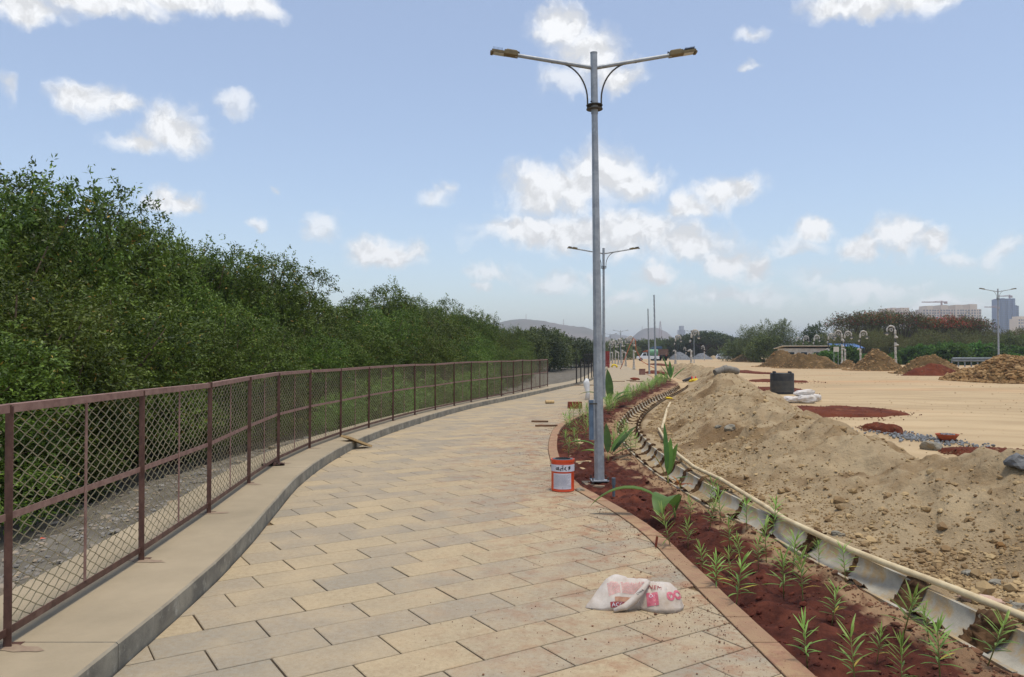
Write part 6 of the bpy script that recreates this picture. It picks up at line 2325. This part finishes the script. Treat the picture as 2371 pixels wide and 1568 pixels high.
for y in (0.9, 2.2, 5.6):
    for s in (-1, 1):
        m4 = empty('w')
        bpy.data.objects.remove(m4)
        w = MB()
        n = 18
        V = [(s * 0.95 + dx, y + 0.52 * k2 * math.cos(2 * math.pi * k / n), 0.52 + 0.52 * k2 * math.sin(2 * math.pi * k / n)) for dx, k2 in ((-0.26, 0.5), (-0.26, 0.95), (-0.2, 1), (0.2, 1), (0.26, 0.95), (0.26, 0.5)) for k in range(n)]
        w.add(V, [(i * n + k, i * n + (k + 1) % n, (i + 1) * n + (k + 1) % n, (i + 1) * n + k) for i in range(5) for k in range(n)])
        w.add(V[:n], [tuple(range(n))]); w.add(V[5 * n:], [tuple(range(n))])
        w.build('wheel', M['tyre'], tr_, True, 40)
for s in (-1, 1):
    MB().box((s * 0.9, -0.06, 1.16), (0.3, 0.05, 0.14)).build('tail_light', M['red_plastic'], tr_)
tag(tr_, 'dump truck with rusty body, seen from behind beyond the bare poles', 'truck')
# small tanker pickup facing left
q = P(1500, 835.5, 0.0)
pk_ = empty('tanker_pickup', (q.x, q.y, -0.05), (0, 0, R(176)))
MB().prism([(-2.4, 0.45), (2.3, 0.45), (2.45, 0.7), (2.4, 1.0), (1.4, 1.12), (-2.4, 1.12)], -0.82, 0.82, 'y').build('body', M['car_white'], pk_)
MB().prism([(0.3, 1.1), (1.45, 1.1), (1.05, 1.78), (0.3, 1.8)], -0.78, 0.78, 'y').build('cab', M['car_white'], pk_)
for s in (-1, 1):
    MB().add([(0.42, s * 0.79, 1.16), (1.25, s * 0.79, 1.16), (0.98, s * 0.79, 1.68), (0.42, s * 0.79, 1.68)], [(0, 1, 2, 3)]).build('window', M['glass'], pk_)
    for x in (-1.5, 1.55):
        wheel(pk_, x, s * 0.76, 0.36)
tkk = MB().tube([(-2.2, 0, 1.85), (-2.1, 0, 1.85), (-0.2, 0, 1.85), (-0.1, 0, 1.85)], [0.5, 0.72, 0.72, 0.5], 18).build('tank', M['green_tank'], pk_, True, 40)
MB().box((-1.1, -0.735, 1.95), (0.5, 0.02, 0.4)).build('tank_emblem', M['white_paint'], tkk)
MB().tube([(0.0, -0.3, 1.85), (0.3, 0, 2.15), (1.0, 0.2, 2.05), (-0.2, 0.3, 2.3), (-0.9, 0, 2.5)], 0.09, 7).build('hose_bundle', M['hose'], pk_, True)
tag(pk_, 'white pickup with a green tank, left of the dump truck', 'pickup')

# red panel and yellow fittings by the path, green container, hut
M['red_panel'] = pm('dark_red_panel', S(140, 38, 34), S(116, 30, 28), 4, 0.6)
q = P(1404.5, 852, 0.0)
e = empty('red_barrier', (q.x, q.y, 0))
for k in range(4):
    MB().box((-0.25 + k * 0.17, 0, 0.95), (0.15, 0.06, 1.85)).build('board', M['red_panel'], e)
MB().box((0, 0.05, 0.5), (0.7, 0.05, 0.1)).build('rail', M['red_panel'], e)
tag(e, 'dark red upright barrier on the far path behind the lamp post', 'barrier')
q = P(1422, 852, 0.0)
o = MB().tube([(-0.3, 0, 0.1), (-0.1, 0, 0.35), (0.2, 0.1, 0.3), (0.35, 0, 0.08)], 0.11, 8).build('yellow_fitting', M['yellow'], None, True, loc=(q.x, q.y, 0))
tag(o, 'yellow pipe fitting on the far path beside the red barrier', 'fitting')
M['container_green'] = pm('green_container', S(40, 92, 72), S(34, 78, 62), 3, 0.6)
q = PD(1686, 818, 222)
e = empty('site_container', (q.x, q.y, 0))
MB().box((0, 0, 1.3), (4.2, 2.3, 2.6)).build('box', M['container_green'], e)
for k in range(8):
    MB().box((-1.8 + k * 0.52, -1.18, 1.3), (0.12, 0.06, 2.4)).build('corrugation', M['container_green'], e)
tag(e, 'green site container behind the white car', 'container')
M['hut_wall'] = pm('hut_wall', S(206, 202, 190), S(180, 172, 158), 2, 0.8)
M['roof_blue'] = pm('blue_sheet_roof', S(92, 124, 176), None, rough=0.6)
M['roof_pale'] = pm('pale_sheet_roof', S(206, 196, 178), S(184, 172, 152), 2, 0.8)
A = PD(1868, 797, 122)
e = empty('hut', (A.x, A.y, 0))
MB().box((0, 0, 1.2), (8.2, 3.0, 2.4)).build('wall', M['hut_wall'], e)
for k in range(4):
    w = MB().box((-3.0 + k * 2.0, -1.51, 1.3), (0.9, 0.06, 1.0)).build('window', M['glass'], e)
    MB().box((-3.0 + k * 2.0, -1.55, 0.78), (1.1, 0.12, 0.08)).build('sill', M['hut_wall'], w)
MB().prism([(-2.0, 2.75), (2.0, 2.35), (2.0, 2.45), (-2.0, 2.85)], -4.6, 4.2, 'x').build('roof', M['roof_pale'], e)
MB().prism([(-2.2, 2.4), (1.5, 3.1), (1.5, 3.2), (-2.2, 2.5)], 3.9, 8.2, 'x').build('side_roof', M['roof_blue'], e)
tag(e, 'low white hut with pale roof and blue lean-to behind the mounds', 'hut')
# white sign board and barrel
q = PD(1918 + 170 / 8, 792, 112) if False else PD(2086 / 1.0 - 168, 793, 112)
q = PD(1937, 793, 108)
e = empty('notice_board', (PD(2081 - 145, 793, 108).x, 108, 0))
MB().box((0, 0, 2.2), (0.75, 0.06, 0.7)).build('board', M['hut_wall'], e)
for s in (-1, 1):
    MB().tube([(s * 0.3, 0.05, -0.05), (s * 0.3, 0.05, 2.4)], 0.035, 6).build('post', M['steel'], e)
tag(e, 'small white notice board before the thicket', 'notice board')

# guard rail and mesh fence on the right
M['rail_grey'] = pm('guard_rail_steel', S(136, 142, 144), S(112, 118, 122), 3, 0.6, metal=0.2)
e = empty('guard_rail', (0, 0, 0))
A, B = PD(2205, 830, 97), PD(2340, 830, 96)
for k in range(10):
    q = A.lerp(B, k / 9)
    MB().box((q.x, q.y + 0.12, 0.45), (0.12, 0.12, 1.0)).build('post', M['rail_grey'], e)
for z in (0.72, 0.98):
    MB().tube([Vector((A.x, A.y, z)), Vector((B.x, B.y, z))], 0.13, 6).build('beam', M['rail_grey'], e)
tag(e, 'grey steel guard rail between hedge and brown mounds', 'guard rail')
M['mesh_fence'] = pm('dark_mesh_wire', S(46, 56, 54), None, rough=0.7)
e = empty('mesh_fence', (0, 0, 0))
A, B = PD(1940, 818, 119), PD(2460, 818, 118)
nb = 26
for k in range(nb + 1):
    q = A.lerp(B, k / nb)
    MB().box((q.x, q.y, 1.25), (0.07, 0.07, 2.6)).build('post', M['mesh_fence'], e)
mbw = MB()
for k in range(150):
    q = A.lerp(B, k / 150)
    mbw.box((q.x, q.y, 1.25), (0.018, 0.018, 2.4))
for z in (0.3, 0.9, 1.5, 2.1, 2.5):
    mbw.box(((A.x + B.x) / 2, (A.y + B.y) / 2 + 0.02, z), (B.x - A.x, 0.02, 0.03))
o = mbw.build('wire_mesh', M['mesh_fence'], e)
o['kind'] = 'stuff'
tag(e, 'dark wire mesh fence in front of the dry thicket', 'fence')

# ------------------------------------------------------------------ far town and hills
M['tower_beige'] = pm('beige_render', S(206, 188, 164), S(194, 176, 152), 0.02, 0.9)
M['tower_cream'] = pm('cream_render', S(224, 204, 172), None, rough=0.9)
M['tower_blue'] = pm('blue_grey_screen', S(112, 126, 150), S(96, 110, 134), 0.05, 0.8)
M['tower_grey'] = pm('grey_concrete_tower', S(150, 152, 154), None, rough=0.9)
M['win_dark'] = pm('dark_window', S(74, 76, 82), None, rough=0.3)
M['crane'] = pm('crane_steel', S(150, 120, 108), None, rough=0.7)
D_ = 1150.0


def far_building(name, x0, x1, ytop, label, wall, blocks, cols, floors, D=D_, depth=22, win=True, win_mat='win_dark'):
    a, b = PD(x0, ytop, D), PD(x1, ytop, D)
    e = empty(name, (a.x, D, 0))
    W, Hh = b.x - a.x, a.z
    MB().box((W / 2, depth / 2, Hh / 2), (W, depth, Hh)).build('wall', M[wall], e)
    for (u0, u1, dh, pr) in blocks:
        MB().box((W * (u0 + u1) / 2, depth / 2 - pr, (Hh + dh) / 2), (W * (u1 - u0), depth, Hh + dh)).build('tower', M[wall], e)
    if win:
        # one window mesh, one object for each window
        me = MB().box((0, 0, 0), (W / cols * 0.5, 0.5, Hh / floors * 0.55)).mesh('window', M[win_mat])
        z_lo = Hh * 0.42
        for c in range(cols):
            for f in range(floors):
                z = Hh * (f + 0.5) / floors
                if z < z_lo:
                    continue
                u = (c + 0.5) / cols
                pr = max([p_ for (u0, u1, dh, p_) in blocks if u0 <= u <= u1] + [0.0])
                link('window', me, e, (W * u, -pr - 0.15, z))
    tag(e, label, 'building')
    return e


far_building('apartment_block', 2137, 2273, 716, 'long beige apartment block above the thicket with a crane on top', 'tower_beige',
             [(0.06, 0.17, 5, 1.5), (0.30, 0.42, 6, 1.5), (0.55, 0.67, 6.5, 1.5), (0.80, 0.92, 7.5, 1.5)], 21, 17)
far_building('apartment_block', 2053, 2120, 722, 'pale apartment block left of the long one, half hidden by trees', 'tower_beige', [(0.0, 0.14, 5, 1), (0.2, 0.32, 6, 1), (0.5, 0.78, 6, 1)], 11, 16)
far_building('tower_block', 2316, 2352, 692, 'dark screened tower under construction right of the tall lamp', 'tower_blue', [(0.1, 0.3, 1, 2), (0.45, 0.6, 0.5, 2), (0.8, 0.95, 0.8, 2)], 12, 30, D=1300)
far_building('tower_block', 2345, 2360, 708, 'narrower blue-grey tower beside the screened one', 'tower_blue', [(0.3, 0.6, 0.8, 2)], 5, 26, D=1330)
far_building('apartment_block', 2358, 2410, 738, 'low cream block at the right edge beyond the towers', 'tower_cream', [(0.1, 0.4, 4, 1)], 10, 12, D=1250)
far_building('tower_block', 1573, 1587, 764, 'small faraway grey tower above the far trees', 'tower_grey', [(0.25, 0.75, 10, 1)], 6, 20, D=1900)
far_building('apartment_block', 1993, 2040, 730, 'distant low block end peeping over the flame trees', 'tower_grey', [(0.0, 0.2, 3, 1)], 10, 16, D=1250)


def crane(px, ybase, ytop, jib0, jib1, D, label):
    a = PD(px, ybase, D)
    e = empty('tower_crane', (a.x, D + 8, a.z))
    h = (ybase - ytop) / FPX * D
    l0, l1 = (jib0 - px) / FPX * D, (jib1 - px) / FPX * D
    MB().box((0, 0, h / 2 - 6), (1.8, 1.8, h + 12)).build('mast', M['crane'], e)
    MB().box(((l0 + l1) / 2, 0, h * 0.72), (abs(l1 - l0), 1.2, 1.4)).build('jib', M['crane'], e)
    MB().box((l1 - 2 if abs(l1) < abs(l0) else l0 + 2, 0, h * 0.60), (4, 2, 3.5)).build('counterweight', M['crane'], e)
    MB().tube([(0, 0, h), (l0 * 0.6, 0, h * 0.74)], 0.25, 4).build('stay', M['crane'], e)
    MB().tube([(0, 0, h), (l1 * 0.7, 0, h * 0.74)], 0.25, 4).build('stay', M['crane'], e)
    tag(e, label, 'crane', 'tower cranes')


crane(2188, 706, 696, 2142, 2201, D_, 'tower crane on the long beige apartment block')
crane(2346, 692, 682, 2318, 2352, 1300, 'tower crane on the dark screened tower')
crane(2318, 722, 706, 2287, 2322, 1290, 'faint tower crane left of the screened tower, behind the lamp')

M['hill'] = pm('bare_hill', S(126, 110, 98), S(94, 92, 72), 0.006, 0.95, coords='Object')


def hill(pts, D, depth, label, seed):
    xs = [p_[0] for p_ in pts]
    prof = curve([(PD(x, 0, D).x, H_EYE + (HOR - y) / FPX * D) for x, y in pts])
    X = np.linspace(PD(xs[0], 0, D).x, PD(xs[-1], 0, D).x, 90)
    V, n = [], 26
    for j in range(n):
        v = j / (n - 1) * 2 - 1
        y = D + v * depth
        f = math.cos(v * math.pi / 2) ** 0.8 if abs(v) < 1 else 0
        z = np.maximum(prof(X), 0) * f
        z = z * (1 + 0.05 * fbm(X * 0.006, X * 0 + y * 0.006, oct=4, seed=seed)) + 10 * f * fbm(X * 0.01, X * 0 + y * 0.01, oct=4, seed=seed + 3) * (abs(v) > 0.1)
        V.append(np.stack([X, np.full_like(X, y), z - 6], -1))
    V = np.array(V)
    idx = np.arange(V.shape[0] * V.shape[1]).reshape(V.shape[:2])
    F = np.stack([idx[:-1, :-1], idx[:-1, 1:], idx[1:, 1:], idx[1:, :-1]], -1).reshape(-1, 4)
    o = link('hill', np_mesh('hill', V.reshape(-1, 3), F, M['hill'], True))
    tag(o, label, None, None, 'structure')
    return o


hill([(1050, 818), (1100, 780), (1150, 745), (1185, 735), (1215, 733), (1260, 741), (1300, 747), (1340, 755), (1375, 768), (1410, 785), (1450, 818)], 2000, 350, 'bare hazy hill behind the mangroves', 3)
hill([(1380, 818), (1405, 778), (1430, 770), (1455, 774), (1480, 800), (1500, 818)], 2400, 220, 'small hazy hill right of the lamp post', 6)
hill([(1440, 818), (1470, 772), (1500, 762), (1525, 766), (1550, 780), (1570, 818)], 2250, 220, 'small hazy hill behind the bare poles', 9)
for i, (px, yt, yb, D, w, lab) in enumerate([(1529, 744, 772, 1900, 7.0, 'lattice radio mast standing on the horizon right of the bare poles'), (1218, 728, 735, 2000, 2, 'small mast on top of the large hill'),
                                             (1305, 739, 748, 2000, 2, 'small mast on the right shoulder of the large hill'), (1487, 755, 768, 2250, 1.5, 'thin mast on the small hill left of the bare poles')]):
    a, b = PD(px, yb + 12, D), PD(px, yt, D)
    e = empty('radio_mast', (a.x, D, a.z))
    h = b.z - a.z
    for sx in (-1, 1):
        for sy in (-1, 1):
            MB().tube([(sx * w / 2, sy * w / 2, 0), (sx * w / 8, sy * w / 8, h)], w * 0.05 + 0.15, 4).build('leg', M['crane'], e)
    for k in range(9):
        z = h * k / 9
        ww = w * (1 - 0.75 * k / 9)
        MB().tube([(-ww / 2, -ww / 2, z), (ww / 2, -ww / 2, z + h / 9)], w * 0.03 + 0.1, 4).build('lattice', M['crane'], e)
    tag(e, lab, 'mast')

# ------------------------------------------------------------------ air
hz = MB().box((500, 3050, 56), (9900, 6400, 118)).build('haze', None)
hm = bpy.data.materials.new('haze')
hm.use_nodes = True
hm.node_tree.nodes.clear()
pv = hm.node_tree.nodes.new('ShaderNodeVolumePrincipled')
pv.inputs['Color'].default_value = (0.86, 0.92, 1.0, 1)
pv.inputs['Density'].default_value = 0.00033
pv.inputs['Anisotropy'].default_value = 0.2
om = hm.node_tree.nodes.new('ShaderNodeOutputMaterial')
hm.node_tree.links.new(pv.outputs[0], om.inputs['Volume'])
hz.data.materials.append(hm)
tag(hz, kind='stuff')
